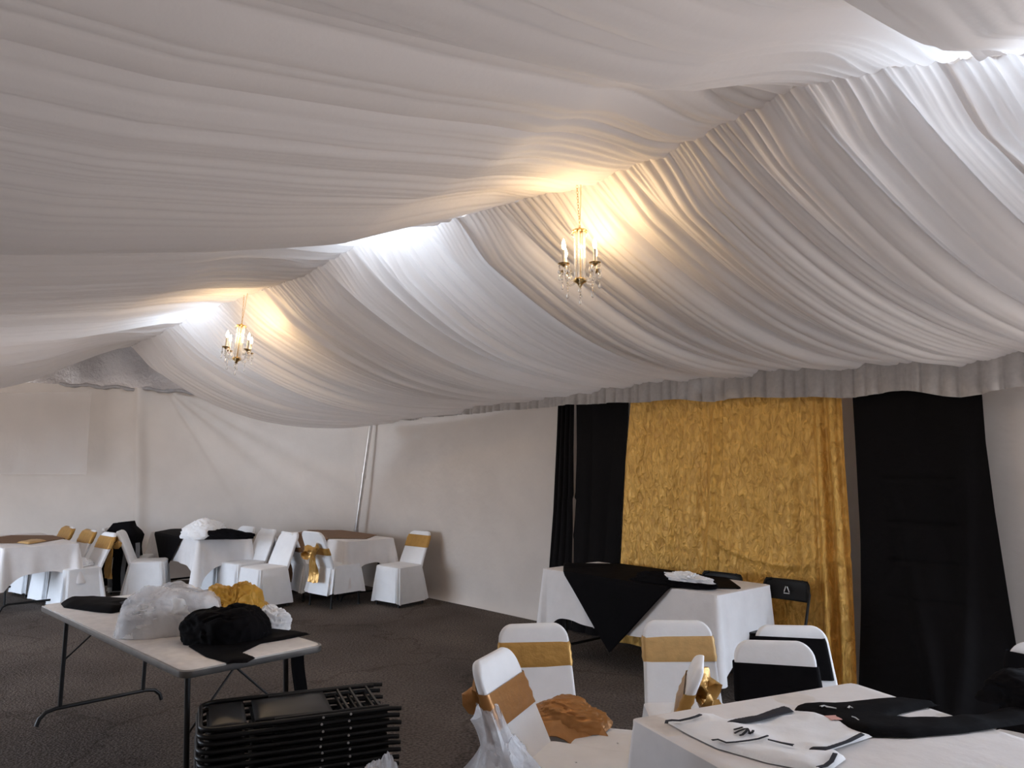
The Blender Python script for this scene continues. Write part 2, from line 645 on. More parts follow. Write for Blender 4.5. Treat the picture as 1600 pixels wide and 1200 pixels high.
# outer roof above the lining, with the gaps that let daylight on to it
rf = MB()
GAP_U = [(-0.2, .95), (4.3, 5.5), (8.2, 9.4)]
edges = [-2.9] + [x for g in GAP_U for x in g] + [15.2]
for k in range(0, len(edges), 2):
    ua, ub = edges[k], edges[k + 1]
    nseg = 8
    for side, vv, zz2 in (('r', 6.5, 2.64), ('l', -2.4, 2.5)):
        rows = []
        for i in range(nseg + 1):
            u_ = ua + (ub - ua) * i / nseg
            rows.append([uv(u_, VR + (vv - VR) * j / 10, 3.98 + (zz2 - 3.98) * j / 10 - 0.05 * math.sin(PI * j / 10)) for j in range(11)])
        rf.grid(rows)
for ua, ub in GAP_U:
    for vv, zz2, f0 in ((6.5, 2.64, 0.12), (-2.4, 2.5, 0.07)):
        rows = [[uv(ua + (ub - ua) * i / 4, VR + (vv - VR) * (f0 + (1 - f0) * j / 8), 3.98 + (zz2 - 3.98) * (f0 + (1 - f0) * j / 8)) for j in range(9)]
                for i in range(5)]
        rf.grid(rows)
tag(rf.build('ceiling', M['pvc'], thick=0.01), kind='structure')
for (ua, ub), pw in zip(GAP_U, (3.0, 7.0, 9.5)):
    lining_lamp((ua + ub) / 2, VR, 3.80, (ub - ua) * .9, 1.3, pw)

# paler fill lamps added under the roof skin to brighten the left drapes
for u_, su, sv, pw in ((2.2, 3.4, 3.4, 12), (-.4, 1.6, 3.0, .3), (6.6, 3.6, 3.0, 7), (9.7, 1.5, 2.6, 8)):
    o = lining_lamp(u_, 1.3, 3.36, su, sv, pw, (.97, .95, 1.0))
    o.rotation_euler = (Matrix.Rotation(PI / 4, 4, 'Z') @ Matrix.Rotation(-math.atan(.249), 4, 'Y')).to_euler()

# ------------------------------------------------------------------ ceiling drapes
RIDGE_PX = [(205, 540), (240, 522), (320, 480), (380, 460), (480, 428), (520, 398), (560, 374), (720, 338), (905, 285),
            (1030, 240), (1150, 172), (1232, 128), (1350, 105), (1480, 90), (1600, 75)]
rp = [at_v(x, y, VR) for x, y in RIDGE_PX]
RU = np.array([to_u(p) for p in rp])[::-1]
RZ = np.array([p.z for p in rp])[::-1]
_k = np.array([.25, .5, .25])
RZs = RZ.copy()
RZs[1:-1] = RZ[:-2] * .12 + RZ[1:-1] * .76 + RZ[2:] * .12
U_END = RU[-1]


def ridge_z(u):
    return np.interp(u, RU, RZs)


def ridge_u(px, py):
    return to_u(at_v(px, py, VR))


# right slope: guide folds ridge u -> eave (u, z)
EV_PX = [((205, 540), (612, 650)), ((520, 398), (930, 606)), ((720, 338), (1150, 576)), ((1080, 214), (1590, 546))]
G_ru, G_eu, G_ez = [], [], []
for a, b in EV_PX:
    G_ru.append(ridge_u(*a))
    p = at_v(b[0], b[1], VE)
    G_eu.append(to_u(p))
    G_ez.append(p.z)
G_ru.append(-4.6)
G_eu.append(-4.6 - 0.9)
G_ez.append(2.47)
o_ = np.argsort(G_ru)
G_ru, G_eu, G_ez = np.array(G_ru)[o_], np.array(G_eu)[o_], np.array(G_ez)[o_]
print('ridge u/z', list(zip(RU.round(2), RZ.round(2))))
print('guides', G_ru.round(2), G_eu.round(2), G_ez.round(2))


def right_drape(u0, u1, seed, label, lift0=0.0, sag0=0.2, sag1=0.2):
    ns, nt_ = int((u1 - u0) / 0.0075), 70
    s = np.linspace(u0, u1, ns)[:, None] + np.zeros((1, nt_))
    t = np.linspace(0, 1, nt_)[None, :] + np.zeros((ns, 1))
    zr = ridge_z(s)
    eu = np.interp(s, G_ru, G_eu)
    ez = np.interp(s, G_ru, G_ez)
    f = (s - u0) / (u1 - u0)
    warp = sines(seed, 5, 1.6, 2.2, 0.16)(s, t)
    warp2 = sines(seed + 1, 6, 5, 3.5, 0.035)(s, t)
    q = s + warp * np.sin(PI * np.clip(t, 0, 1) * 0.5) + warp2
    big = puff(q, creases(seed + 2, u0 - 1.5, u1 + 1.5, 0.36), .8)
    mid = puff(q + .35 * warp, creases(seed + 3, u0 - 1.5, u1 + 1.5, 0.12), .75)
    fine = puff(q * 1.0 + .1 * warp2, creases(seed + 4, u0 - 1.5, u1 + 1.5, 0.045), .8)
    mod = 0.5 + 0.5 * np.tanh(1.4 * sines(seed + 5, 6, 3.0, 3.0, 1.0)(s, t))
    mod2 = 0.5 + 0.5 * np.tanh(1.6 * sines(seed + 6, 6, 4.5, 4.0, 1.0)(s, t))
    top = np.exp(-t / 0.10)
    ease = smooth01(t / 0.12) * (1 - 0.35 * smooth01((t - .8) / .2))
    d = 0.42 * big * ease + 0.38 * mid * (0.25 + 0.9 * mod) * (0.35 + ease * .65) + 0.55 * fine * (0.12 + 0.75 * mod2 + 0.7 * top)
    # sag between ridge and eave, deeper down the tent
    sag = (sag0 + (sag1 - sag0) * f) * (np.sin(PI * t ** 0.85)) + 0.05 * np.sin(PI * f) * np.sin(PI * t)
    v = VR + (VE - VR) * t
    u = s + (eu - s) * t
    z = zr + (ez - zr) * t - sag + lift0 * np.exp(-f / .1) * (1 - t)
    # displace along the slope's normal (down and towards the middle of the tent)
    nv, nz_ = -0.38, -0.92
    v = v + nv * d
    z = z + nz_ * d
    P = np.stack([(-u + v) / S2, (u + v) / S2, z], -1)
    o = np_grid_obj('ceiling_drape', P, M['lining'])
    return tag(o, label, 'drape', 'ceiling drapes')


B_R = ridge_u(720, 338)
B_R0 = ridge_u(1480, 90)
right_drape(-2.8, B_R0 + 0.04, 31, 'bright white ceiling drape right of the ridge at the right edge of the picture', sag0=.15, sag1=.16)
right_drape(B_R0 - 0.02, B_R + 0.05, 41, 'warm-lit pleated white ceiling drape behind the nearer chandelier, right of the ridge', sag0=.16, sag1=.27)
right_drape(B_R + 0.02, U_END, 57, 'bluish-white ceiling drape behind the farther chandelier, right of the ridge', lift0=.03, sag0=.24, sag1=.42)

# left slope
PW = np.array([0, .45, 1.13, 1.9, 2.77, 3.5, 4.4, 5.9])
PZ = np.array([0, .17, .46, .66, .85, .93, 1.0, 1.08])


def left_drape(u0, u1, us, seed, scale, label, amp=0.22, scale0=None, gx=0.12):
    """us: where along the drape it hangs lowest (its visible far edge)"""
    ns, nw = int((u1 - u0) / 0.0085), 110
    s = np.linspace(u0, u1, ns)[:, None] + np.zeros((1, nw))
    w = np.linspace(0, 1, nw)[None, :] ** 1.15 * 5.8 + np.zeros((ns, 1))
    zr = ridge_z(s)
    f = (s - u0) / (u1 - u0)
    fs = (us - u0) / (u1 - u0)
    bump = np.where(f < fs, smooth01(f / fs) * .75 + .25 * (f / fs), 1 - smooth01((f - fs) / (1 - fs + 1e-6)))
    sc0 = scale if scale0 is None else scale0
    prof = np.interp(w, PW, PZ) * (sc0 + (scale - sc0) * f)
    k = np.array([1, 2, 3, 2, 1]) / 9.0
    z = zr - prof + amp * smooth01(w / 1.0) * (1 - bump)
    t = w / 5.8
    warp = sines(seed, 5, 1.3, 3.0, gx)(s, t)
    warp2 = sines(seed + 1, 6, 4, 5, 0.03)(s, t)
    q = s + warp * smooth01(w / 1.5) + warp2
    big = puff(q, creases(seed + 2, u0 - 1.5, u1 + 1.5, 0.42), .8)
    mid = puff(q + .3 * warp, creases(seed + 3, u0 - 1.5, u1 + 1.5, 0.13), .75)
    fine = puff(q, creases(seed + 4, u0 - 1.5, u1 + 1.5, 0.045), .8)
    mod = 0.5 + 0.5 * np.tanh(1.5 * sines(seed + 5, 6, 3.2, 7.0, 1.0)(s, t))
    mod2 = 0.5 + 0.5 * np.tanh(1.8 * sines(seed + 6, 6, 4.5, 9.0, 1.0)(s, t))
    top = np.exp(-w / 0.25)
    ease = smooth01(w / 0.4)
    d = 0.30 * big * ease + 0.34 * mid * (0.2 + 0.9 * mod) + 0.60 * fine * (0.10 + 0.8 * mod2 + 0.5 * top)
    z = z - (d - 0.075 * ease) * 0.9
    v = VR - w
    u = s + 0.25 * d
    P = np.stack([(-u + v) / S2, (u + v) / S2, z], -1)
    o = np_grid_obj('ceiling_drape', P, M['lining'])
    return tag(o, label, 'drape', 'ceiling drapes')


b0, b1, b2, b3, b4 = 0.62, ridge_u(1232, 128), ridge_u(720, 338), ridge_u(290, 495), U_END
print('bounds', b0, b1, b2, b3, b4)
left_drape(-2.8, b0 + .12, b0, 71, 1.0, 'white ceiling drape above the camera, cut by the top edge left of the ridge')
left_drape(b0 + .02, b1 + .18, b1, 83, .94, 'white ceiling drape with a bright upper edge, second from the top left of the ridge')
left_drape(b1 + .04, b2 + .35, b2, 97, 1.0, 'broad mauve-grey ceiling drape sagging over the left half of the hall', gx=0.10)
left_drape(b2 + .08, b3 + .35, b3, 113, 0.72, 'grey-white ceiling drape beyond the broad one, level with the farther chandelier', scale0=.9)
left_drape(b3 + .06, b4, b4 - .02, 127, 1.25, 'bright narrow ceiling drape hanging in front of the end wall, left of the ridge', scale0=.85)

# ------------------------------------------------------------------ valance, pole, curtains
def np_curtain(name, left_px, right_px, z0, z1, vfun, mat, nu=140, nz=90, thick=0.0, vref=6.0):
    """cloth hung along the right wall between two hand-measured side edges"""
    L = [at_v(x, y, vref) for x, y in left_px]
    R = [at_v(x, y, vref) for x, y in right_px]

    def edge(E, z):
        E = sorted(E, key=lambda p: p.z)
        return np.interp(z, [p.z for p in E], [to_u(p) for p in E])
    zz = np.linspace(0, 1, nz)[None, :] * (z1 - z0) + z0
    ss = np.linspace(0, 1, nu)[:, None]
    ul, ur = edge(L, zz), edge(R, zz)
    u = ul + (ur - ul) * ss
    v, dz = vfun(ss, (zz - z0) / (z1 - z0), u, zz)
    z = zz + dz + 0 * ss
    P = np.stack([(-u + v) / S2, (u + v) / S2, z], -1)
    return np_grid_obj(name, P, mat, thick=thick)


def recenter(o):
    vs = o.data.vertices
    co = np.empty(len(vs) * 3)
    vs.foreach_get('co', co)
    co = co.reshape(-1, 3)
    c = (co.min(0) + co.max(0)) / 2
    c[2] = co[:, 2].min()
    vs.foreach_set('co', (co - c).ravel())
    o.data.update()
    o.location = tuple(c)
    return o


# valance ruffle along the eave
eu = np.linspace(-4.5, G_eu.max() + 0.25, 1500)
ez = np.interp(eu, G_eu, G_ez)
vb_px = [(640, 656), (700, 652), (760, 646), (900, 634), (1000, 629), (1300, 621), (1600, 612)]
vb = [at_v(x, y, 5.97) for x, y in vb_px]
vu = np.array([to_u(p) for p in vb])[::-1]
vz = np.array([p.z for p in vb])[::-1]
bot = np.interp(eu, vu, vz) + sines(5, 6, 14, 0, 0.012)(eu, 0)
crv = creases(17, -5, G_eu.max() + 1, 0.085, .8)
pf = puff(eu, crv, .8)
tt = np.linspace(0, 1, 14)[None, :]
top = (ez + 0.06)[:, None]
z = top + (bot[:, None] - top) * tt
v = 5.885 - (0.15 + 0.85 * tt) * (0.75 * pf[:, None] + sines(6, 5, 25, 2, .012)(eu[:, None], tt))
u = eu[:, None] + 0 * tt
P = np.stack([(-u + v) / S2, (u + v) / S2, z], -1)
o = recenter(np_grid_obj('valance', P, M['valance']))
tag(o, 'grey ruffled valance running along the top of the right wall', 'valance')

# corner pole
p0, p1 = at_y(546, 905, 10.72), at_y(582.5, 640, 10.55)
d = (p1 - p0)
base = p0 - d * (p0.z / d.z)
r = empty('tent_pole', base)
mb = MB()
mb.tube([(0, 0, 0), (p1 - base) * 1.02], 0.026, 12)
mb.build('pole', M['steel'], r)
for f in (0.30, 0.62):
    mb = MB()
    c = (p1 - base) * f
    dd = (p1 - base).normalized()
    mb.tube([c - dd * .04, c + dd * .04], 0.034, 12)
    mb.build('collar', M['steel'], r)
mb = MB()
mb.box((0, 0, 0.006), (0.16, 0.16, 0.012), bev=.003)
mb.build('base_plate', M['steel'], r)
tag(r, 'leaning galvanised tent pole in the far corner behind the brown-topped table', 'pole')


def folds(seed, n, k, amp, t_amp=0.5):
    return sines(seed, n, k, 3.0, amp)


def cv_black_left(seed):
    fo = folds(seed, 5, 14, 0.012)

    def f(s, t, u, z):
        return 6.0 - 0.01 - np.abs(fo(s, t)) - 0.05 * (1 - t) ** 2, 0 * s
    return f


SL = [(901, 600), (902, 640), (902.5, 700), (901, 772), (898.5, 776), (902.5, 779), (899.5, 830), (898.5, 836), (899.5, 842), (900.5, 888), (899, 895), (899, 1000)]
SL1 = [(899.5, 600), (898.5, 640), (897.5, 700), (899, 772), (898.5, 776), (897.5, 779), (898.5, 830), (898.3, 836), (898.3, 842), (898, 888), (899, 895), (899, 1000)]
o = recenter(np_curtain('black_curtain', [(874, 600), (872, 680), (868, 800), (863, 885), (861, 1000)], SL1, 0.02, 2.35, cv_black_left(61), M['black_curtain'], nu=50))
tag(o, 'narrow black curtain at the left end of the backdrop, beside the bare canvas', 'curtain', 'backdrop curtains')
o = recenter(np_curtain('black_curtain', SL, [(986, 600), (980, 700), (974, 800), (971, 900), (969, 1000)], 0.02, 2.37, cv_black_left(63), M['black_curtain'], nu=70))
tag(o, 'black curtain hanging between a thin slit of light and the gold curtain', 'curtain', 'backdrop curtains')


def cv_gold(seed, edge_r=0.0, gather=None):
    f1 = sines(seed, 6, 26, 2.5, 0.007)
    f2 = sines(seed + 1, 6, 9, 3, 0.016)
    f3 = sines(seed + 2, 6, 60, 6, 0.003)

    def f(s, t, u, z):
        low = 1 - t
        o = 0.02 + np.abs(f2(s, t)) * (0.5 + low) + f1(s, t) * (0.6 + .6 * low) + f3(s, t)
        if gather == 'r':   # folds bunched at the right side
            m = smooth01((s - 0.70) / .12)
            o = o + m * (0.035 + 0.035 * np.sin(62 * s + 2.2 * t) * (.4 + .8 * low))
        if gather == 'm':
            m = np.exp(-((s - (0.94 - .06 * low)) / .05) ** 2)
            o = o + m * 0.05 * (.5 + low)
        o = o + 0.10 * low ** 3
        sag = -0.012 * np.exp(-((t - 0.36 - 0.05 * (2 * s - 1) ** 2) / 0.012) ** 2)
        return 5.99 - o + sag * (1 if gather == 'r' else 0), 0 * s
    return f


o = recenter(np_curtain('gold_curtain', [(987, 600), (977, 720), (974, 800), (972, 900), (970, 1000)], [(1129, 600), (1129, 760), (1131, 900), (1133, 1010)],
                        0.02, 2.38, cv_gold(65, gather='m'), M['gold_curtain'], nu=220, nz=200, vref=5.96))
tag(o, 'crinkled gold satin curtain, left of the seam in the backdrop', 'curtain', 'backdrop curtains')
o = recenter(np_curtain('gold_curtain', [(1127, 600), (1127, 760), (1128, 900), (1130, 1010)], [(1318, 600), (1324, 720), (1331, 820), (1339, 950), (1347, 1070)],
                        0.02, 2.40, cv_gold(75, gather='r'), M['gold_curtain'], nu=260, nz=200, vref=5.96))
tag(o, 'crinkled gold satin curtain bunched at its right edge, right of the seam', 'curtain', 'backdrop curtains')


def cv_black_right():
    f1 = sines(91, 6, 9, 5, 0.02)
    f2 = sines(92, 6, 22, 8, 0.007)

    def f(s, t, u, z):
        low = 1 - t
        o = 0.02 + np.abs(f1(s, t)) * (.4 + low) + f2(s, t)
        for k, zc in enumerate((0.30, 0.41, 0.525, 0.66)):
            o = o - 0.012 * np.exp(-((t - zc) / 0.006) ** 2) * smooth01((s - .18) / .1) * smooth01((.80 - s) / .1)
        sw = 0.05 * low * np.exp(-((s - .1 - .45 * low) / .06) ** 2) + 0.05 * low * np.exp(-((s - .93 + .28 * low) / .06) ** 2)
        o = o + sw + 0.34 * np.clip(low - .45, 0, 1) ** 1.4 * (.4 + .8 * np.sin(PI * np.clip(s * .9 + .1, 0, 1)))
        return 5.98 - o, -0.0 * s
    return f


o = recenter(np_curtain('black_curtain', [(1327, 600), (1333, 700), (1341, 850), (1346, 1066)], [(1530, 600), (1537, 690), (1552, 800), (1572, 920), (1592, 1040), (1598, 1090)],
                        0.015, 2.38, cv_black_right(), M['black_curtain'], nu=180, nz=180, vref=5.9))
tag(o, 'wide black curtain hanging to the floor right of the gold curtains', 'curtain', 'backdrop curtains')

# clear vinyl window sewn into the end wall
wa, wb = at_y(150, 600, 11.1), at_y(-60, 600, 11.4)
s = np.linspace(0, 1, 80)[:, None]
t = np.linspace(0, 1, 50)[None, :]
zt, zb = 2.72, at_y(50, 741, 11.2).z
wn_ = sines(33, 8, 46, 3, 0.018)
z = zb + (zt - zb) * t + 0 * s
P = np.stack([wa.x + (wb.x - wa.x) * s + 0 * t, 10.98 + 0.32 * s + wn_(s, t), z], -1)
tag(np_grid_obj('window_1', P, M['vinyl']), kind='structure')


# ------------------------------------------------------------------ chairs in white covers
def face(dx, dy):
    return math.atan2(-dx, dy)


def rounded_rect(hx, hy, r, n=18):
    pts = []
    for cx, cy, a0 in ((hx - r, hy - r, 0), (-hx + r, hy - r, PI / 2), (-hx + r, -hy + r, PI), (hx - r, -hy + r, 1.5 * PI)):
        for k in range(n):
            a = a0 + (PI / 2) * k / (n - 1)
            pts.append((cx + r * math.cos(a), cy + r * math.sin(a)))
    return pts


BACK_Z0, BACK_H, SEAT_Z = 0.44, 0.84, 0.46


def back_ring(z, off=0.0, top=BACK_H, n=10):
    """outline of the covered backrest at height z (rounded slab that leans back)"""
    w = 0.20 - 0.015 * (z - BACK_Z0) / (top - BACK_Z0)
    r = 0.075
    if z > top - r:
        w = w - r + math.sqrt(max(r * r - (z - (top - r)) ** 2, 0.0) + 1e-8)
    th = 0.021 if z < top - 0.02 else 0.021 * math.sqrt(max(1 - ((z - top + 0.02) / 0.0205) ** 2, 0.02))
    yc = -0.175 - 0.17 * (z - BACK_Z0) / (0.84 - BACK_Z0)
    pts = rounded_rect(w + off, th + off, min(0.018, th * .9) + off, n)
    return [(x, yc + y - 0.012 * (1 - (x / .2) ** 2), z) for x, y in pts]


def cover_mesh(seed, floor_gap=0.05, skirt=True):
    rnd = random.Random(seed)
    mb = MB()
    zs = [BACK_Z0 - .03, BACK_Z0 + .05, .55, .60, .65, .70, .74, .765, .785, .80, .815, .825, .832, .8375, .8395]
    ph = rnd.uniform(0, 6)
    rows = []
    for z in zs:
        rows.append([(x, y + 0.004 * math.sin(22 * x + ph + 9 * z), zz) for x, y, zz in back_ring(z)])
    mb.loops(rows, cap1=True)
    # seat and skirt
    base = rounded_rect(0.205, 0.20, 0.05, 18)
    N = len(base)
    phs = [rnd.uniform(0, 6) for _ in range(4)]
    ks = [7 + rnd.randint(0, 3), 12 + rnd.randint(0, 4), 19 + rnd.randint(0, 5), 3]
    rows = []
    for g in (0.02, 0.5, 0.85, 0.96):
        rows.append([(x * g, y * g + 0.01, SEAT_Z + 0.008 - 0.006 * g ** 4 + .004 * math.sin(9 * x + ph) * g) for x, y in base])
    for i in range(9):
        f = i / 8
        z = SEAT_Z - 0.005 - f * (SEAT_Z - floor_gap)
        row = []
        for k, (x, y) in enumerate(base):
            a = 2 * PI * k / N
            d = 0.006 + f * 0.035 + f ** .8 * (0.013 * math.sin(ks[0] * a + phs[0]) + 0.012 * math.sin(ks[1] * a + phs[1]) + 0.009 * math.sin(ks[2] * a + phs[2]))
            L = math.hypot(x, y) + 1e-6
            row.append((x + x / L * d, y + y / L * d + 0.01 - (0.03 if y < -.1 else 0) * f, z + f * 0.012 * math.sin(ks[3] * a + phs[3])))
        rows.append(row)
    mb.loops(rows)
    return mb


def sash_mesh(z0, z1, seed, n=7):
    mb = MB()
    rnd = random.Random(seed)
    ph = rnd.uniform(0, 6)
    rows = []
    for i in range(n):
        z = z0 + (z1 - z0) * i / (n - 1)
        e = 0.007 if 0 < i < n - 1 else 0.004
        rows.append([(x, y, zz + 0.005 * math.sin(14 * x + ph)) for x, y, zz in back_ring(z, e + 0.0025 * math.sin(3.1 * i + ph))])
    mb.loops(rows, cap1=(z1 > .82))
    return mb


def ribbon(mb, pts, widths, axis, ripple=0.0):
    """a soft closed strip of cloth along pts"""
    pts = [Vector(p) for p in pts]
    rows = []
    for i, p in enumerate(pts):
        d = (pts[min(i + 1, len(pts) - 1)] - pts[max(i - 1, 0)]).normalized()
        a = Vector(axis)
        a = (a - d * a.dot(d)).normalized()
        nn = d.cross(a)
        w = widths[i] if isinstance(widths, (list, tuple)) else widths
        ring = []
        for k in range(12):
            th = 2 * PI * k / 12
            ring.append(p + a * (w * math.cos(th)) + nn * (0.006 * math.sin(th) + ripple * math.sin(3 * math.cos(th) * 2 + i)))
        rows.append(ring)
    mb.loops(rows, cap0=True, cap1=True)


def bow_mesh(z, seed, tail=0.28):
    """bow tied behind the backrest (towards -Y)"""
    rnd = random.Random(seed)
    mb = MB()
    yc = -0.175 - 0.17 * (z - BACK_Z0) / (0.84 - BACK_Z0) - 0.05
    for sgn in (-1, 1):
        pts = []
        for k in range(13):
            a = PI * k / 12
            pts.append((sgn * (0.012 + 0.085 * math.sin(a)), yc - 0.005 - 0.055 * math.sin(a) * (0.3 + .7 * math.sin(a)), z + 0.055 * math.cos(a) * math.sin(a) * 1.6 + .02 * sgn * math.sin(a)))
        ribbon(mb, pts, [0.02 + 0.028 * math.sin(PI * k / 12) for k in range(13)], (0, 0.5, 1), 0.006)
    for sgn in (-1, 1):
        pts = [(sgn * (0.008 + 0.035 * k / 8) + .008 * math.sin(k), yc - 0.01 - 0.012 * math.sin(k * .8), z - tail * k / 8) for k in range(9)]
        ribbon(mb, pts, [0.014 + 0.03 * min(1, k / 4) for k in range(9)], (1, 0.15, 0), 0.008)
    mb.lathe([(0.002, -0.026), (0.02, -0.02), (0.026, 0), (0.02, 0.02), (0.002, 0.026)], (0, yc - 0.012, z), 10)
    return mb


_mesh_cache = {}


def shared(key, maker, name, mat, parent):
    """a part that shares its mesh with the same part of other chairs"""
    if key in _mesh_cache:
        o = bpy.data.objects.new(name, _mesh_cache[key])
        C.objects.link(o)
        o.parent = parent
        return o
    o = maker().build(name, mat, parent)
    _mesh_cache[key] = o.data
    return o


def foot_mesh(x, y):
    mb = MB()
    mb.tube([(x, y, 0.012), (x * .97, y * .95, 0.22)], 0.011, 8)
    mb.lathe([(0.016, 0), (0.016, .02), (0.011, .025)], (x, y, 0), 10)
    return mb


def covered_chair(loc, rz, label, sash=None, band=(.655, .755), bow=False, seed=1, group=None, gap=0.05, scale=1.0, tail=.28):
    t = empty('covered_chair', (loc[0], loc[1], 0), rz)
    t.scale = (scale,) * 3
    tag(t, label, 'chair', group)
    shared(('cover', seed, gap), lambda: cover_mesh(seed, gap), 'chair_cover', M['white'], t)
    for k, (x, y) in enumerate(((.19, .19), (-.19, .19), (.19, -.2), (-.19, -.2))):
        shared(('foot', k), lambda: foot_mesh(x, y), 'leg', M['metal_black'], t)
    if sash:
        sh = shared(('sash', sash, band), lambda: sash_mesh(band[0], band[1], seed), 'sash', M[sash], t)
        if bow:
            shared(('bow', sash, seed, tail), lambda: bow_mesh((band[0] + band[1]) / 2, seed, tail), 'bow', M[sash], sh)
    return t


U_, N_ = Vector((-1 / S2, 1 / S2)), Vector((1 / S2, 1 / S2))
GN, GF = 'white covered chairs by the near table', 'white covered chairs along the far wall'
covered_chair((0.165, 3.81), face(0.16, -1), 'white covered chair with a deep gold band, a bronze cloth lying on its seat', 'gold', (.64, .755), seed=2, group=GN)
covered_chair((0.25, 3.20), face(0.91, -0.38), 'white covered chair seen from the side, brown sash hanging behind, leftmost of the near group', 'bronze', (.62, .74), seed=3, group=GN, bow=True, tail=.30, scale=1.05)
covered_chair((0.475, 3.47), face(-.965, .25), 'white covered chair turned edge-on with a gold bow tied behind its back', 'gold', (.65, .755), seed=4, group=GN, bow=True, tail=.26)
covered_chair((0.885, 3.89), face(-0.03, -1), 'white covered chair with a flat pale gold band, behind the edge-on chair', 'gold_light', (.645, .765), seed=5, group=GN)
ca = covered_chair((1.22, 3.42), face(-0.12, -1), 'white covered chair crossed by a black cloth, right of the pale gold one', seed=6, group=GN)
cb = covered_chair((1.45, 3.76), face(-0.05, -1), 'white covered chair standing just behind the one crossed by a black cloth', seed=7, group=GN)
covered_chair((2.29, 3.42), face(-.75, -.66), 'white covered chair hidden under a black cloth at the right edge of the picture', seed=8, group=GN)


# ------------------------------------------------------------------ tables
def tablecloth(L, W, h, drop, seed, corner_extra=0.20, name='tablecloth', ripple=0.010):
    rnd = random.Random(seed)
    mb = MB()
    hx, hy, rr = L / 2, W / 2, 0.025
    base = []
    # dense outline
    per = []
    for k in range(70):
        per.append((-hx + rr + (L - 2 * rr) * k / 69, -hy, 0, -1))
    for k in range(1, 12):
        a = -PI / 2 + PI / 2 * k / 12
        per.append((hx - rr + rr * math.cos(a), -hy + rr + rr * math.sin(a), math.cos(a), math.sin(a)))
    for k in range(44):
        per.append((hx, -hy + rr + (W - 2 * rr) * k / 43, 1, 0))
    for k in range(1, 12):
        a = PI / 2 * k / 12
        per.append((hx - rr + rr * math.cos(a), hy - rr + rr * math.sin(a), math.cos(a), math.sin(a)))
    for k in range(70):
        per.append((hx - rr - (L - 2 * rr) * k / 69, hy, 0, 1))
    for k in range(1, 12):
        a = PI / 2 + PI / 2 * k / 12
        per.append((-hx + rr + rr * math.cos(a), hy - rr + rr * math.sin(a), math.cos(a), math.sin(a)))
    for k in range(44):
        per.append((-hx, hy - rr - (W - 2 * rr) * k / 43, -1, 0))
    for k in range(1, 12):
        a = PI + PI / 2 * k / 12
        per.append((-hx + rr + rr * math.cos(a), -hy + rr + rr * math.sin(a), math.cos(a), math.sin(a)))
    N = len(per)
    cd = [math.hypot(abs(x) - hx, abs(y) - hy) for x, y, _, _ in per]
    ph = [rnd.uniform(0, 6) for _ in range(6)]
    rows = []
    for g in (0.01, 0.35, 0.7, 0.93, 0.99):
        rows.append([(x * g, y * g, h + 0.0015 * math.sin(7 * x * g + ph[0]) * math.sin(9 * y * g + ph[1])) for x, y, _, _ in per])
    rows.append([(x + nx * .004, y + ny * .004, h - .004) for x, y, nx, ny in per])
    for i in range(1, 13):
        f = i / 12
        row = []
        for k, (x, y, nx, ny) in enumerate(per):
            cw = math.exp(-(cd[k] / 0.13) ** 2)
            cw2 = math.exp(-(cd[k] / 0.05) ** 2)
            dr = drop + corner_extra * cw + 0.012 * math.sin(5 * (x + y) + ph[2])
            s_ = x * 1.0 - y * 1.3
            out = 0.006 + f * (0.012 + ripple * math.sin(11 * s_ + ph[3]) + .6 * ripple * math.sin(23 * s_ + ph[4])) + f * (0.075 * cw2 + 0.03 * cw * math.sin(30 * cd[k] + ph[5]))
            row.append((x + nx * out, y + ny * out, h - 0.006 - f * dr))
        rows.append(row)
    mb.loops(rows, cap0=True)
    return mb


def overlay(L, W, h, D, off=0.016, n=56):
    """square cloth laid cornerwise: its two points hang over the long sides"""
    mb = MB()
    idx = {}
    vs, fs = [], []
    for i in range(-n, n + 1):
        for j in range(-n, n + 1):
            if abs(i) + abs(j) > n:
                continue
            a, b = D * i / n, D * j / n
            hw, hl = W / 2 + off, L / 2 + off
            z = h + 0.006
            x, y = a, b
            if abs(b) > hw:
                y = math.copysign(hw + (0.075 + 0.012 * math.sin(9 * a)) * (abs(b) - hw) + .012 * min(1, (abs(b) - hw) / .03), b)
                z = h + 0.006 - (abs(b) - hw)
            if abs(a) > hl:
                x = math.copysign(hl, a)
                z -= abs(a) - hl
            idx[(i, j)] = len(vs)
            vs.append((x, y, z))
    for i in range(-n, n):
        for j in range(-n, n):
            q = [(i, j), (i + 1, j), (i + 1, j + 1), (i, j + 1)]
            got = [idx[k] for k in q if k in idx]
            if len(got) >= 3:
                fs.append(tuple(got))
    mb.add(vs, fs)
    return mb


def table_frame(t, L, W, h, leg='metal_black', top='laminate'):
    mb = MB()
    mb.box((0, 0, h - 0.016), (L, W, 0.030), bev=0.008)
    mb.build('tabletop', M[top], t)
    for sx in (-1, 1):
        x = sx * (L / 2 - 0.22)
        w = W / 2 - 0.09
        for sy in (-1, 1):
            mb = MB()
            mb.tube([(x, sy * w, h - .03), (x + sx * .02, sy * w, 0.10)], 0.0125, 8)
            mb.build('leg', M[leg], t)
        mb = MB()
        mb.tube([(x + sx * .02, -w - .05, 0.012), (x + sx * .02, -w - .02, .075), (x + sx * .02, -w + .03, .1), (x + sx * .02, w - .03, .1), (x + sx * .02, w + .02, .075), (x + sx * .02, w + .05, .012)], .0125, 8)
        mb.build('foot_bar', M[leg], t)


